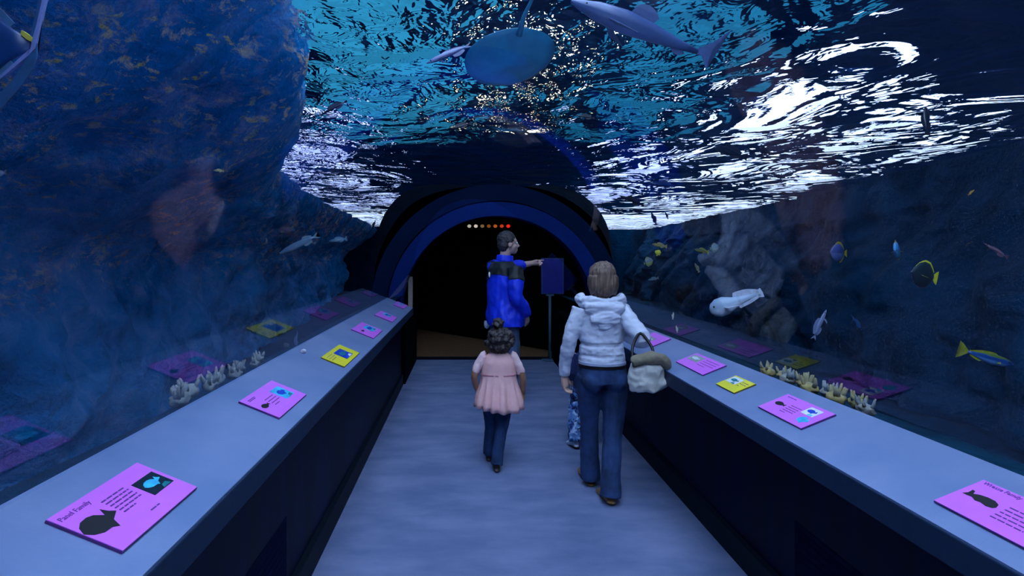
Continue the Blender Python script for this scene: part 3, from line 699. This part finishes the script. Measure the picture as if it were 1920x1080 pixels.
# ------------------------------------------------------------------ people
def solid(name, bm, mat, parent, voxel=.007, it=4, disp=None, cut=None):
    """union of overlapping shapes -> one continuous smooth skin"""
    me = bpy.data.meshes.new('tmp'); bmesh.ops.recalc_face_normals(bm, faces=bm.faces); bm.to_mesh(me); bm.free()
    o = bpy.data.objects.new('tmp', me); C.objects.link(o)
    m = o.modifiers.new('r', 'REMESH'); m.mode = 'VOXEL'; m.voxel_size = voxel
    m = o.modifiers.new('s', 'SMOOTH'); m.factor = .5; m.iterations = it
    dg = bpy.context.evaluated_depsgraph_get(); dg.update()
    me2 = bpy.data.meshes.new_from_object(o.evaluated_get(dg))
    C.objects.unlink(o); bpy.data.objects.remove(o); bpy.data.meshes.remove(me)
    if cut or disp:
        b = bmesh.new(); b.from_mesh(me2); b.normal_update()
        if disp:
            for v, q in [(v, disp(v.co)) for v in b.verts]: v.co += v.normal * q
        if cut: bmesh.ops.delete(b, geom=[v for v in b.verts if cut(v.co)], context='VERTS')
        b.to_mesh(me2); b.free()
    me2.name = name; me2.materials.clear()
    return link(name, me2, mat, parent, True)
def limb(bm, pts, rad, seg=12):
    """limb with rounded ends; extra points are inserted so it bends smoothly"""
    pts = [Vector(p) for p in pts]
    rad = [r if isinstance(r, (list, tuple)) else (r, r) for r in rad]
    P, Rr = [], []
    for i in range(len(pts) - 1):
        p0 = pts[max(i - 1, 0)]; p1 = pts[i]; p2 = pts[i + 1]; p3 = pts[min(i + 2, len(pts) - 1)]
        for k in range(4):
            t = k / 4
            q = .5 * ((2 * p1) + (p2 - p0) * t + (2 * p0 - 5 * p1 + 4 * p2 - p3) * t * t + (3 * p1 - p0 - 3 * p2 + p3) * t ** 3)
            P.append(q); Rr.append(tuple(a + (b - a) * t for a, b in zip(rad[i], rad[i + 1])))
    P.append(pts[-1]); Rr.append(rad[-1])
    tube(bm, P, Rr, seg)
def hand(bm, w, d, side, s=1.0, curl=.5, nrm=None):
    """w wrist point, d direction of the palm, side = direction towards the thumb"""
    d = Vector(d).normalized(); side = Vector(side); side = (side - d * side.dot(d)).normalized(); n = d.cross(side)
    if nrm is not None and n.dot(Vector(nrm)) < 0: n = -n      # n: the way the fingers close
    w = Vector(w); p = lambda a, b, c: w + (d * a + side * b + n * c) * s
    limb(bm, [p(-.02, 0, 0), p(.02, .004, 0), p(.055, .004, .002), p(.088, 0, .004)], [.022 * s, .027 * s, .030 * s, .026 * s])
    for off in (-.024, -.008, .008, .024): limb(bm, [p(.03, off * .7, 0), p(.088, off, .004)], [.012 * s, .0105 * s], 8)
    for off, L in ((.026, .070), (.009, .080), (-.009, .074), (-.026, .058)):
        a1, a2, a3 = curl * .6, curl * 1.4, curl * 2.0; q = p(.086, off, .004); pts = [q]
        for a, f in ((a1, .42), (a2, .33), (a3, .25)):
            q = q + (d * math.cos(a) + n * math.sin(a)) * L * f * s; pts.append(q)
        limb(bm, pts, [.0098 * s, .0092 * s, .0084 * s, .0068 * s], 8)
    limb(bm, [p(.015, .018, .004), p(.04, .042, .012), p(.066, .052, .022), p(.088, .050, .032)], [.015 * s, .013 * s, .0105 * s, .008 * s], 8)
def head(bm, c, s, yaw=0, pitch=0):
    M = Matrix.Rotation(math.radians(yaw), 4, 'Z') @ Matrix.Rotation(math.radians(pitch), 4, 'X'); rot = M.to_euler(); c = Vector(c)
    h = lambda x, y, z: c + (M @ (Vector((x, y, z)) * s))
    b = lambda x, y, z, r: ball(bm, h(x, y, z), tuple(q * s for q in r), 16, rot)
    b(0, -.012, .022, (.074, .092, .085)); b(0, .022, -.03, (.060, .066, .072)); b(0, .055, -.075, (.030, .030, .028))
    b(0, .060, .020, (.052, .024, .03)); b(0, .070, -.050, (.026, .018, .018)); b(-.036, .056, -.028, (.024, .02, .022)); b(.036, .056, -.028, (.024, .02, .022))
    limb(bm, [h(0, .080, .012), h(0, .098, -.018), h(0, .106, -.030)], [.009 * s, .012 * s, .013 * s], 8); b(-.011, .090, -.034, (.010, .010, .008)); b(.011, .090, -.034, (.010, .010, .008))
    b(0, .084, -.056, (.021, .010, .006)); b(0, .082, -.066, (.018, .010, .007))
    for sg in (-1, 1): b(sg * .078, -.002, -.008, (.010, .022, .032)); b(sg * .080, -.004, -.030, (.008, .012, .012))
    return h
def face_bits(h, s, root):
    for sg in (-1, 1):
        bm = bmesh.new(); ball(bm, h(sg * .031, .074, .006), .0125 * s, 12); e = from_bm('eye', bm, M_eyew, root, True)
        bm = bmesh.new(); ball(bm, h(sg * .031, .083, .006), .006 * s, 8); from_bm('iris', bm, M_iris, e, True)
M_eyew = simple('eye_white', (220, 220, 220), .3, .02); M_iris = simple('iris', (50, 36, 26), .3, .05)
def skin(name, rgb):
    return simple(name, rgb, .5, .08, 20, .1, **{'Subsurface Weight': .08, 'Subsurface Radius': (.02, .01, .006)})
def cloth(name, rgb, var=.12, sc=14, weave=420, rough=.85, bump=.35):
    t = NT(name); v = t.obj(); c = lin(rgb)
    n1 = t.noise(v, sc, 5, .6); n2 = t.noise(v, weave, 2, .6)
    lo = tuple(x * (1 - var) for x in c[:3]) + (1,); hi = tuple(min(1, x * (1 + var)) for x in c[:3]) + (1,)
    col = t.mixc(t.math('MULTIPLY', n2, .3), t.ramp(n1, [(.3, lo), (.7, hi)]), lo)
    return t.surf(t.bsdf(col, rough, 0, t.bump(t.math('ADD', n2, t.math('MULTIPLY', n1, 2)), bump, .004)))
def hairmat(name, dark, light, st=(60, 60, 4)):
    t = NT(name); v = t.obj(); n = t.noise(t.scale(v, st), 1.5, 4, .6)
    return t.surf(t.bsdf(t.ramp(n, [(.3, lin(dark)), (.7, lin(light))]), .5, 0, t.bump(n, .8, .012)))
def wr(f, a, seed=0, st=(1, 1, 1)):
    """cloth wrinkles"""
    return lambda p: a * (mnoise.noise(Vector((p.x * st[0], p.y * st[1], p.z * st[2])) * f + Vector((seed, 0, 0))) + .5 * mnoise.noise(Vector((p.x * st[0], p.y * st[1], p.z * st[2])) * f * 2.3 + Vector((0, seed, 0))))
def shoe(bm, heel, yaw, L, s=1, pitch=0):
    M = Matrix.Translation(heel) @ Matrix.Rotation(math.radians(yaw), 4, 'Z') @ Matrix.Rotation(math.radians(pitch), 4, 'X'); h = lambda x, y, z: M @ Vector((x, y, z))
    k = L / .26
    limb(bm, [h(0, -.01 * k, .04 * k), h(0, .05 * k, .046 * k), h(0, .12 * k, .036 * k), h(0, .19 * k, .030 * k), h(0, .235 * k, .024 * k)], [(.034 * k, .038 * k), (.036 * k, .044 * k), (.043 * k, .034 * k), (.044 * k, .028 * k), (.03 * k, .020 * k)], 12)
    for y, rx in ((0, .034), (.06, .034), (.12, .041), (.18, .043), (.22, .034)): ball(bm, h(0, y * k, .012 * k), (rx * k, .035 * k, .012 * k), 12)

# ---- woman
W = empty('person', (.91, 3.52, 0)); tag(W, 'woman in a pale hooded jacket and jeans, seen from behind, handbag on her arm', 'person', 'people walking through the tunnel')
sk = skin('fair_skin', (222, 176, 156))
bm = bmesh.new(); h = head(bm, (.018, .10, 1.455), 1.06, 0, -6); Y = .09
limb(bm, [(.01, Y, 1.24), (.012, Y + .005, 1.33), (.018, Y + .01, 1.42)], [.06, .05, .052])
limb(bm, [(.015, Y, .81), (.015, Y, .86), (.01, Y, 1.0), (.005, Y, 1.14), (.0, Y, 1.25), (.0, Y, 1.30)], [(.15, .11), (.15, .105), (.115, .085), (.13, .095), (.15, .085), (.07, .06)], 16)
LA = [(-.130, Y, 1.262), (-.178, Y - .01, 1.14), (-.208, Y, 1.02), (-.224, Y + .04, .90), (-.226, Y + .06, .80)]
RA = [(.138, Y, 1.262), (.188, Y - .10, 1.165), (.228, Y - .19, 1.09), (.222, Y - .08, 1.065), (.19, Y + .05, 1.08)]
limb(bm, LA, [.045, .042, .036, .031, .024]); limb(bm, RA, [.045, .042, .036, .031, .024])
hand(bm, LA[-1], (.02, .12, -1), (.45, .9, 0), .92, .75, (1, -.2, 0)); hand(bm, RA[-1], (-.5, .8, .2), (-.2, 0, 1), .92, .9, (-1, -.3, 0))
LL = [(-.06, Y, .82), (-.055, Y + .06, .62), (-.045, Y + .10, .45), (-.035, Y + .14, .25), (-.02, Y + .17, .09)]
RL = [(.10, Y, .82), (.10, Y + .005, .62), (.085, Y - .01, .45), (.06, Y - .07, .25), (.04, Y - .12, .10)]
limb(bm, LL, [.08, .07, .05, .045, .035]); limb(bm, RL, [.08, .07, .05, .045, .035])
limb(bm, [LL[-1], (-.02, Y + .27, .035)], [.033, .03]); limb(bm, [RL[-1], (.04, Y - .01, .035)], [.033, .03])
body = solid('body', bm, sk, W, .006, 3); face_bits(h, 1.06, W)
M_jean = cloth('blue_denim', (38, 66, 112), .6, 7, 600, .85, .5)
bm = bmesh.new()
limb(bm, [(.018, Y, .90), (.018, Y - .004, .84), (.018, Y - .006, .77)], [(.145, .11), (.162, .122), (.160, .122)], 18)
for sg in (-.07, .075): ball(bm, Vector((.018 + sg, Y - .055, .79)), (.078, .066, .075))
limb(bm, LL[:-1] + [(-.022, Y + .165, .05)], [.094, .08, .064, .064, .070]); limb(bm, RL[:-1] + [(.04, Y - .125, .045)], [.094, .084, .067, .063, .070])
jeans = solid('jeans', bm, M_jean, W, .007, 4, wr(18, .006, 3, (1, 1, .5)), lambda p: p.z < .035)
bm = bmesh.new(); limb(bm, [(.018, Y, .872), (.018, Y, .898)], [(.158, .122), (.156, .120)], 20); from_bm('belt', bm, simple('dark_belt', (30, 24, 26), .5), W, True)
M_jack = cloth('pale_fleece', (206, 210, 226), .06, 10, 300, .9, .4)
bm = bmesh.new()
limb(bm, [(.014, Y, .90), (.014, Y, .98), (.01, Y, 1.06), (.008, Y, 1.16), (.003, Y, 1.24), (.0, Y, 1.29), (.01, Y, 1.33)], [(.158, .128), (.152, .122), (.146, .116), (.150, .118), (.155, .108), (.110, .085), (.072, .07)], 20)
limb(bm, LA, [.060, .054, .049, .043, .038]); limb(bm, RA, [.062, .058, .054, .048, .040])
def jd(p):
    a = wr(14, .007, 9, (1, 1, 1.6))(p)
    if abs(p.z - 1.03) < .012 and abs(p.x) < .14: a -= .008
    if abs(p.z - .955) < .01 and abs(p.x) < .14: a -= .005
    return a
jk = solid('hooded_jacket', bm, M_jack, W, .007, 4, jd, lambda p: p.z < .912 and abs(p.x - .014) < .17)
bm = bmesh.new(); limb(bm, [(.016, Y - .004, .895), (.016, Y - .004, .915)], [(.160, .130), (.158, .130)], 20); from_bm('hem_band', bm, cloth('rib_knit', (170, 176, 200)), jk, True)
bm = bmesh.new()
for k in range(13):
    a = PI * (1.02 + .96 * k / 12); x, y = .012 + .135 * math.cos(a), Y + .02 + .115 * math.sin(a)
    ball(bm, Vector((x, y, 1.325 - .028 * abs(math.sin(a)))), (.036, .036, .046))
ball(bm, Vector((.012, Y - .085, 1.27)), (.135, .05, .07)); ball(bm, Vector((.012, Y - .10, 1.215)), (.105, .042, .065)); ball(bm, Vector((.012, Y - .10, 1.17)), (.06, .035, .04))
solid('hood', bm, M_jack, jk, .007, 3, wr(16, .012, 4, (.6, 1, 2.2)))
M_hw = hairmat('light_brown_hair', (62, 48, 44), (150, 122, 104))
bm = bmesh.new(); c = Vector((.018, .10, 1.455))
ball(bm, c + Vector((0, -.022, .04)), (.092, .102, .092)); ball(bm, c + Vector((0, -.045, -.02)), (.100, .075, .085)); ball(bm, c + Vector((0, -.045, -.065)), (.082, .058, .05))
for sg in (-1, 1): ball(bm, c + Vector((sg * .070, -.01, -.01)), (.026, .05, .055))
for k in range(22):
    a = 2 * PI * k / 22
    if math.sin(a) > .55: continue
    q = c + Vector((.086 * math.cos(a), -.035 + .072 * math.sin(a), -.03)); limb(bm, [q + Vector((0, 0, .06)), q, q + Vector((-.012 * math.cos(a), -.004 * math.sin(a), -.06 + .015 * math.sin(k * 5)))], [.016, .018, .007], 7)
solid('hair', bm, M_hw, W, .006, 2, wr(40, .006, 2, (1, 1, .25)))
M_ws = simple('tan_shoe', (150, 112, 66), .6)
for hl, pt in (((-.022, Y + .155, .0), 0), ((.04, Y - .145, .012), -10)):
    bm = bmesh.new(); shoe(bm, Vector(hl), 4, .25, 1, pt); solid('shoe', bm, M_ws, W, .006, 2)
# handbag hanging from her forearm
B = empty('handbag', (1.215, 3.60, .75)); tag(B, 'cream and taupe slouchy handbag hanging on the arm of the woman in jeans', 'bag')
bm = bmesh.new(); limb(bm, [(0, 0, .01), (0, 0, .06), (.0, 0, .14), (-.005, 0, .19)], [(.095, .055), (.115, .07), (.105, .065), (.085, .045)], 18)
ball(bm, Vector((.085, 0, .06)), (.045, .05, .04))
solid('pouch', bm, cloth('cream_leather', (206, 204, 196), .1, 8, 200, .5, .3), B, .007, 3, wr(16, .012, 5))
bm = bmesh.new(); limb(bm, [(-.10, -.02, .19), (0, -.035, .215), (.09, -.025, .20), (.125, -.01, .15)], [.034, .042, .038, .028], 12)
solid('flap', bm, cloth('taupe_suede', (128, 118, 98), .15, 14, 200, .9), B, .007, 2, wr(22, .008, 8))
bm = bmesh.new(); limb(bm, [(-.085, 0, .19), (-.07, .05, .27), (0, .12, .345), (.05, .06, .27), (.045, 0, .20)], [.009] * 5, 8); from_bm('handle', bm, simple('black_strap', (14, 12, 16), .5), B, True)
B.location = (1.112, 3.265, .785)

# ---- girl
G = empty('person', (.243, 4.05, 0)); tag(G, 'small girl in a pink smock top, curly hair in a topknot, seen from behind', 'person', 'people walking through the tunnel')
skg = skin('tan_skin', (176, 124, 100))
bm = bmesh.new(); h = head(bm, (.02, .05, .975), .90); Y = .04
limb(bm, [(.01, Y, .82), (.015, Y, .88), (.02, Y + .005, .95)], [.045, .038, .04])
limb(bm, [(.01, Y, .46), (.01, Y, .55), (.01, Y, .66), (.01, Y, .78), (.01, Y, .85)], [(.10, .075), (.10, .08), (.09, .07), (.105, .07), (.06, .05)], 14)
LA = [(-.10, Y, .845), (-.15, Y - .01, .77), (-.172, Y - .01, .70), (-.16, Y + .03, .62), (-.135, Y + .05, .555)]
RA = [(.125, Y, .845), (.17, Y - .005, .77), (.198, Y, .69), (.205, Y + .03, .61), (.208, Y + .05, .56)]
limb(bm, LA, [.034, .030, .026, .022, .018]); limb(bm, RA, [.034, .030, .026, .022, .018])
hand(bm, LA[-1], (.1, .2, -1), (.3, .9, 0), .66, .6, (1, 0, 0)); hand(bm, RA[-1], (.03, .2, -1), (-.3, .9, 0), .66, .6, (-1, 0, 0))
LL = [(-.045, Y, .50), (-.045, Y + .06, .39), (-.045, Y + .09, .29), (-.05, Y + .12, .18), (-.055, Y + .15, .07)]
RL = [(.055, Y, .50), (.05, Y + .01, .39), (.035, Y + .0, .29), (.01, Y - .04, .18), (-.005, Y - .08, .075)]
limb(bm, LL, [.055, .048, .038, .034, .028]); limb(bm, RL, [.055, .048, .038, .034, .028])
limb(bm, [LL[-1], (-.055, Y + .22, .028)], [.026, .022]); limb(bm, [RL[-1], (-.005, Y, .03)], [.026, .022])
solid('body', bm, skg, G, .005, 3); face_bits(h, .90, G)
bm = bmesh.new(); limb(bm, [(.01, Y, .56), (.01, Y, .50), (.01, Y, .46)], [(.10, .085), (.112, .09), (.10, .085)], 14)
limb(bm, LL[:-1] + [(-.055, Y + .145, .05)], [.066, .056, .046, .043, .045]); limb(bm, RL[:-1] + [(-.004, Y - .078, .05)], [.066, .058, .048, .045, .048])
solid('jeans', bm, cloth('dark_denim', (26, 56, 100), .45, 12, 600, .85, .5), G, .006, 3, wr(26, .005, 7, (1, 1, .5)), lambda p: p.z < .03)
M_pink = cloth('pink_cotton', (252, 190, 186), .08, 18, 380, .9, .3)
bm = bmesh.new(); seg = 64; rings = []
for i in range(15):
    t_ = i / 14; z = .885 - .43 * t_
    rx = .060 + .062 * smooth(0, .12, t_) + .012 * smooth(.12, .45, t_) + .042 * smooth(.42, 1, t_); ry = .055 + .035 * smooth(0, .15, t_) + .05 * smooth(.3, 1, t_)
    amp = .022 * smooth(.36, .85, t_)
    rings.append([bm.verts.new((.014 + .003 * t_ + (rx + amp * math.sin(13 * a + 1.5 * math.sin(3 * a))) * math.cos(a), Y + (ry + amp * math.sin(13 * a + 1.5 * math.sin(3 * a))) * math.sin(a), z + (.012 * math.sin(2 * a + .6) * t_))) for a in [2 * PI * k / seg for k in range(seg)]])
inner = [[bm.verts.new(Vector((.014, Y, v.co.z)) + (v.co - Vector((.014, Y, v.co.z))) * .96) for v in r] for r in rings]
for R_, fl in ((rings, 0), (inner, 1)):
    for a, b in zip(R_, R_[1:]):
        for k in range(seg):
            f = (a[k], a[(k + 1) % seg], b[(k + 1) % seg], b[k]); bm.faces.new(f[::-1] if fl else f)
for r, q in ((rings[0], inner[0]), (rings[-1], inner[-1])):
    for k in range(seg): bm.faces.new((r[k], r[(k + 1) % seg], q[(k + 1) % seg], q[k]))
top = from_bm('smock_top', bm, M_pink, G, True)
bm = bmesh.new(); limb(bm, [(.014, Y, .712), (.014, Y, .722)], [(.139, .093), (.138, .092)], 30); from_bm('yoke_seam', bm, cloth('pink_seam', (206, 128, 140)), top, True)
for A in (LA, RA):
    bm = bmesh.new(); limb(bm, [Vector(A[0]) + Vector((-.02 if A is RA else .02, 0, .012)), A[0], A[1], Vector(A[1]).lerp(Vector(A[2]), .6)], [.043, .040, .034, .030]); solid('sleeve', bm, cloth('pale_pink_cotton', (250, 206, 204), .08), top, .006, 3, wr(30, .004, 2))
M_hg = hairmat('dark_curly_hair', (22, 18, 22), (72, 60, 60), (30, 30, 30))
bm = bmesh.new(); c = Vector((.02, .05, .975)); rr = random.Random(5)
ball(bm, c + Vector((0, -.02, .02)), (.095, .09, .085)); ball(bm, c + Vector((.0, -.04, -.04)), (.09, .06, .06))
for k in range(60):
    a, e = rr.uniform(0, 2 * PI), rr.uniform(-.8, 1.2); q = Vector((math.cos(a) * math.cos(e) * .105, -.02 + math.sin(a) * math.cos(e) * .095, math.sin(e) * .085))
    if q.y > .03 and q.z < .05: continue
    ball(bm, c + q, rr.uniform(.014, .026), 8)
hr = solid('hair', bm, M_hg, G, .005, 1, wr(70, .006, 1))
bm = bmesh.new(); q0 = c + Vector((-.01, -.03, .125)); ball(bm, q0, .042, 12)
for k in range(16):
    a, e = rr.uniform(0, 2 * PI), rr.uniform(-.3, 1.3); ball(bm, q0 + Vector((math.cos(a) * math.cos(e), math.sin(a) * math.cos(e), math.sin(e))) * .04, .015, 8)
solid('topknot', bm, M_hg, hr, .005, 1)
M_gs = simple('dark_brown_shoe', (44, 26, 24), .5)
for hl, pt in (((-.055, Y + .125, .0), 0), ((-.005, Y - .10, .006), -8)):
    bm = bmesh.new(); shoe(bm, Vector(hl), 0, .17, 1, pt); solid('shoe', bm, M_gs, G, .005, 2)

# ---- man at the arch, turned to the right and pointing
Mn = empty('person', (.42, 5.79, 0), math.radians(-55)); tag(Mn, 'tall man in a bright blue jacket with black shoulders, pointing under the arch', 'person', 'people walking through the tunnel')
skm = skin('man_skin', (196, 158, 148)); Y = 0
bm = bmesh.new(); h = head(bm, (.03, .04, 1.755), 1.12, -25, 0)
limb(bm, [(0, Y, 1.52), (.01, Y + .005, 1.62), (.02, Y + .02, 1.70)], [.07, .058, .06])
limb(bm, [(0, Y, .88), (0, Y, 1.0), (0, Y, 1.15), (0, Y, 1.35), (0, Y, 1.48), (0, Y, 1.56)], [(.17, .12), (.165, .12), (.155, .115), (.185, .125), (.19, .11), (.09, .075)], 16)
LA = [(-.19, Y, 1.50), (-.215, Y + .16, 1.49), (-.21, Y + .32, 1.50), (-.19, Y + .46, 1.52), (-.172, Y + .56, 1.535)]
RA = [(.20, Y, 1.49), (.245, Y - .04, 1.35), (.265, Y - .05, 1.20), (.25, Y + .06, 1.08), (.215, Y + .13, .99)]
limb(bm, LA, [.058, .052, .044, .038, .030]); limb(bm, RA, [.058, .052, .044, .038, .030])
# pointing hand: index finger straight
def pointing(bm, w, d, side, n, s):
    d = Vector(d).normalized(); side = Vector(side); side = (side - d * side.dot(d)).normalized(); n = Vector(n); n = (n - d * n.dot(d) - side * n.dot(side)).normalized()
    w = Vector(w); p = lambda a, b, c: w + (d * a + side * b + n * c) * s
    limb(bm, [p(-.02, 0, 0), p(.03, .002, 0), p(.088, 0, .004)], [.025 * s, .031 * s, .028 * s])
    for off, L, cu in ((.026, .076, .08), (.009, .080, 1.0), (-.009, .074, 1.1), (-.026, .06, 1.15)):
        q = p(.086, off, .004); pts = [q]
        for a, f in ((cu * .8, .42), (cu * 1.7, .33), (cu * 2.5, .25)):
            q = q + (d * math.cos(a) + n * math.sin(a)) * L * f * s; pts.append(q)
        limb(bm, pts, [.0105 * s, .0098 * s, .009 * s, .0075 * s], 8)
    limb(bm, [p(.015, .018, .004), p(.045, .036, .02), p(.07, .034, .034)], [.015 * s, .012 * s, .009 * s], 8)
pointing(bm, LA[-1], (.1, 1, .08), (.3, 0, 1), (1, 0, -.3), 1.05); hand(bm, RA[-1], (-.3, .5, -1), (-.2, 1, 0), 1.05, .4, (-1, 0, 0))
LL = [(-.09, Y, .92), (-.095, Y + .01, .70), (-.095, Y + .015, .49), (-.10, Y - .01, .28), (-.10, Y - .02, .09)]
RL = [(.09, Y, .92), (.09, Y + .03, .70), (.085, Y + .05, .49), (.08, Y + .03, .28), (.08, Y + .02, .09)]
limb(bm, LL, [.095, .08, .06, .052, .04]); limb(bm, RL, [.095, .08, .06, .052, .04])
limb(bm, [LL[-1], (-.19, Y + .08, .04)], [.04, .036]); limb(bm, [RL[-1], (-.01, Y + .12, .04)], [.04, .036])
solid('body', bm, skm, Mn, .007, 3); face_bits(h, 1.12, Mn)
bm = bmesh.new(); limb(bm, [(0, Y, 1.0), (0, Y, .93), (0, Y, .85)], [(.175, .13), (.182, .135), (.175, .13)], 16)
limb(bm, LL[:-1] + [(-.10, Y - .02, .06)], [.108, .094, .078, .074, .078]); limb(bm, RL[:-1] + [(.08, Y + .02, .06)], [.108, .094, .078, .074, .078])
solid('trousers', bm, cloth('grey_blue_denim', (70, 92, 128), .3, 10, 500), Mn, .008, 3, wr(16, .006, 5), lambda p: p.z < .045)
M_bj = cloth('bright_blue_nylon', (14, 52, 226), .12, 8, 260, .5, .25); M_yk = cloth('black_nylon', (22, 28, 34), .1, 10, 260, .6)
def torso(bm, e=0):
    limb(bm, [(.01, Y + .02, .86), (.01, Y + .015, .96), (.005, Y + .01, 1.10), (0, Y, 1.26), (0, Y, 1.40), (0, Y, 1.49), (0, Y + .005, 1.56), (.005, Y + .01, 1.60)],
         [(.225 + e, .20 + e), (.235 + e, .205 + e), (.22 + e, .185 + e), (.215 + e, .165 + e), (.212 + e, .150 + e), (.185 + e, .125 + e), (.10 + e, .09 + e), (.08 + e, .078 + e)], 20)
bm = bmesh.new(); torso(bm); limb(bm, LA[:4], [.085, .078, .066, .056]); limb(bm, RA, [.085, .082, .078, .068, .054])
jk = solid('jacket', bm, M_bj, Mn, .009, 4, wr(9, .018, 2, (1, 1, .7)), lambda p: p.z < .875 and not (p.x > .19 and p.y > .02))
bm = bmesh.new(); torso(bm, .010); limb(bm, RA[:2], [.094, .09]); limb(bm, LA[:2], [.092, .05])
solid('shoulder_yoke', bm, M_yk, jk, .009, 4, wr(9, .018, 2, (1, 1, .7)), lambda p: p.z < 1.375 + .05 * math.sin(p.x * 9 + 1) or p.z > 1.565 or p.y > .07)
bm = bmesh.new(); limb(bm, [(.005, Y + .008, 1.56), (.008, Y + .012, 1.63)], [(.098, .098), (.088, .088)], 18); solid('collar', bm, M_bj, jk, .008, 2)
bm = bmesh.new(); ball(bm, Vector((-.045, Y - .163, 1.42)), (.012, .010, .03), 10); from_bm('logo_patch', bm, simple('white_patch', (230, 232, 235), .5), jk, True)
bm = bmesh.new(); limb(bm, [(-.17, Y - .09, .90), (-.175, Y - .095, .85), (-.165, Y - .09, .825)], [(.05, .03), (.045, .025), (.02, .01)], 10); solid('shirt_tail', bm, cloth('white_cotton', (206, 210, 220)), Mn, .007, 2)
M_hm = hairmat('short_dark_hair', (26, 22, 26), (74, 66, 70), (40, 40, 40))
bm = bmesh.new(); c = Vector((.03, .04, 1.755)); Mh = Matrix.Rotation(math.radians(-25), 3, 'Z')
for q, r in (((0, -.022, .042), (.086, .094, .086)), ((0, -.05, -.01), (.082, .06, .075)), ((0, -.045, -.06), (.06, .035, .03)), ((.076, -.006, .03), (.014, .03, .04)), ((-.076, -.006, .03), (.014, .03, .04))):
    ball(bm, c + Mh @ (Vector(q) * 1.12), tuple(x * 1.1 for x in r), 16, Mh.to_euler())
solid('hair', bm, M_hm, Mn, .007, 2, wr(60, .005, 1))
M_ms = simple('black_shoe', (24, 22, 24), .5)
for hl in ((-.10, Y - .045, 0), (.08, Y - .005, 0)):
    bm = bmesh.new(); shoe(bm, Vector(hl), 48, .28); solid('shoe', bm, M_ms, Mn, .007, 2)

# ---- small child ahead of the woman, mostly hidden by her
K = empty('person', (1.04, 4.52, 0)); tag(K, 'small child in pale blue patterned trousers, mostly hidden in front of the woman', 'person', 'people walking through the tunnel')
skk = skin('child_skin', (210, 168, 148)); Y = .03
bm = bmesh.new(); h = head(bm, (.02, .04, .93), .86)
limb(bm, [(.01, Y, .78), (.015, Y, .84), (.02, Y, .90)], [.042, .036, .038])
limb(bm, [(.01, Y, .46), (.01, Y, .60), (.01, Y, .74), (.01, Y, .80)], [(.10, .075), (.09, .07), (.10, .065), (.055, .045)], 14)
LA = [(-.095, Y, .79), (-.12, Y, .71), (-.13, Y, .64), (-.125, Y + .03, .57), (-.115, Y + .05, .51)]
RA = [(.115, Y, .79), (.14, Y, .71), (.15, Y, .64), (.15, Y + .03, .57), (.145, Y + .05, .51)]
for A in (LA, RA): limb(bm, A, [.033, .029, .025, .021, .017])
hand(bm, LA[-1], (0, .2, -1), (.3, .9, 0), .62, .6, (1, 0, 0)); hand(bm, RA[-1], (0, .2, -1), (-.3, .9, 0), .62, .6, (-1, 0, 0))
LL = [(-.06, Y, .48), (-.08, Y + .03, .38), (-.09, Y + .02, .27), (-.10, Y - .02, .16), (-.105, Y - .05, .075)]
RL = [(.07, Y, .48), (.07, Y + .06, .38), (.07, Y + .10, .27), (.06, Y + .12, .16), (.06, Y + .14, .07)]
for A in (LL, RL): limb(bm, A, [.055, .046, .038, .033, .027])
limb(bm, [LL[-1], (-.115, Y + .04, .03)], [.026, .022]); limb(bm, [RL[-1], (.06, Y + .22, .028)], [.026, .022])
solid('body', bm, skk, K, .005, 3); face_bits(h, .86, K)
t = NT('blue_camouflage'); v = t.obj(); n = t.noise(v, 16, 3, .5, 1.5); n2 = t.noise(v, 22, 2, .5, .8)
col = t.mixc(t.ramp(n2, [(.56, 0), (.58, 1)]), t.ramp(n, [(.44, lin(36, 66, 128)), (.46, lin(96, 140, 200)), (.58, lin(96, 140, 200)), (.60, lin(176, 204, 236))]), lin(24, 40, 84))
M_camo = t.surf(t.bsdf(col, .85))
bm = bmesh.new(); limb(bm, [(.01, Y, .54), (.01, Y, .47), (.01, Y, .43)], [(.11, .095), (.118, .10), (.105, .09)], 14)
limb(bm, LL[:-1] + [(-.103, Y - .045, .06)], [.072, .068, .066, .066, .064]); limb(bm, RL[:-1] + [(.06, Y + .14, .05)], [.072, .066, .06, .058, .06])
solid('patterned_trousers', bm, M_camo, K, .006, 3, wr(24, .008, 7), lambda p: p.z < .045)
bm = bmesh.new(); limb(bm, [(.01, Y, .50), (.01, Y, .62), (.01, Y, .74), (.01, Y, .81), (.012, Y, .84)], [(.125, .10), (.115, .095), (.122, .09), (.08, .065), (.05, .05)], 16)
for A in (LA, RA): limb(bm, A[:4], [.048, .044, .04, .034])
solid('sweater', bm, cloth('navy_knit', (30, 44, 92)), K, .006, 3, wr(20, .006, 4))
bm = bmesh.new(); c = Vector((.02, .04, .93)); ball(bm, c + Vector((0, -.018, .034)), (.078, .085, .078)); ball(bm, c + Vector((0, -.04, -.02)), (.074, .055, .06))
solid('hair', bm, hairmat('brown_hair', (50, 36, 30), (104, 80, 64)), K, .006, 2, wr(50, .006, 1))
M_ks = simple('white_trainer', (206, 212, 226), .5); M_sole = simple('black_sole', (14, 16, 22), .6)
for hl, yw, pt in (((-.105, Y - .075, .014), 14, -10), ((.06, Y + .115, 0), 0, 0)):
    bm = bmesh.new(); shoe(bm, Vector(hl), yw, .18, 1, pt); sh = solid('trainer', bm, M_ks, K, .005, 2)
    bm = bmesh.new(); Mx = Matrix.Translation(hl) @ Matrix.Rotation(math.radians(yw), 4, 'Z') @ Matrix.Rotation(math.radians(pt), 4, 'X')
    for y, rx in ((0, .03), (.045, .029), (.085, .033), (.125, .034), (.15, .027)): ball(bm, Mx @ Vector((0, y, .005)), (rx, .03, .009), 10)
    solid('sole', bm, M_sole, sh, .005, 1)
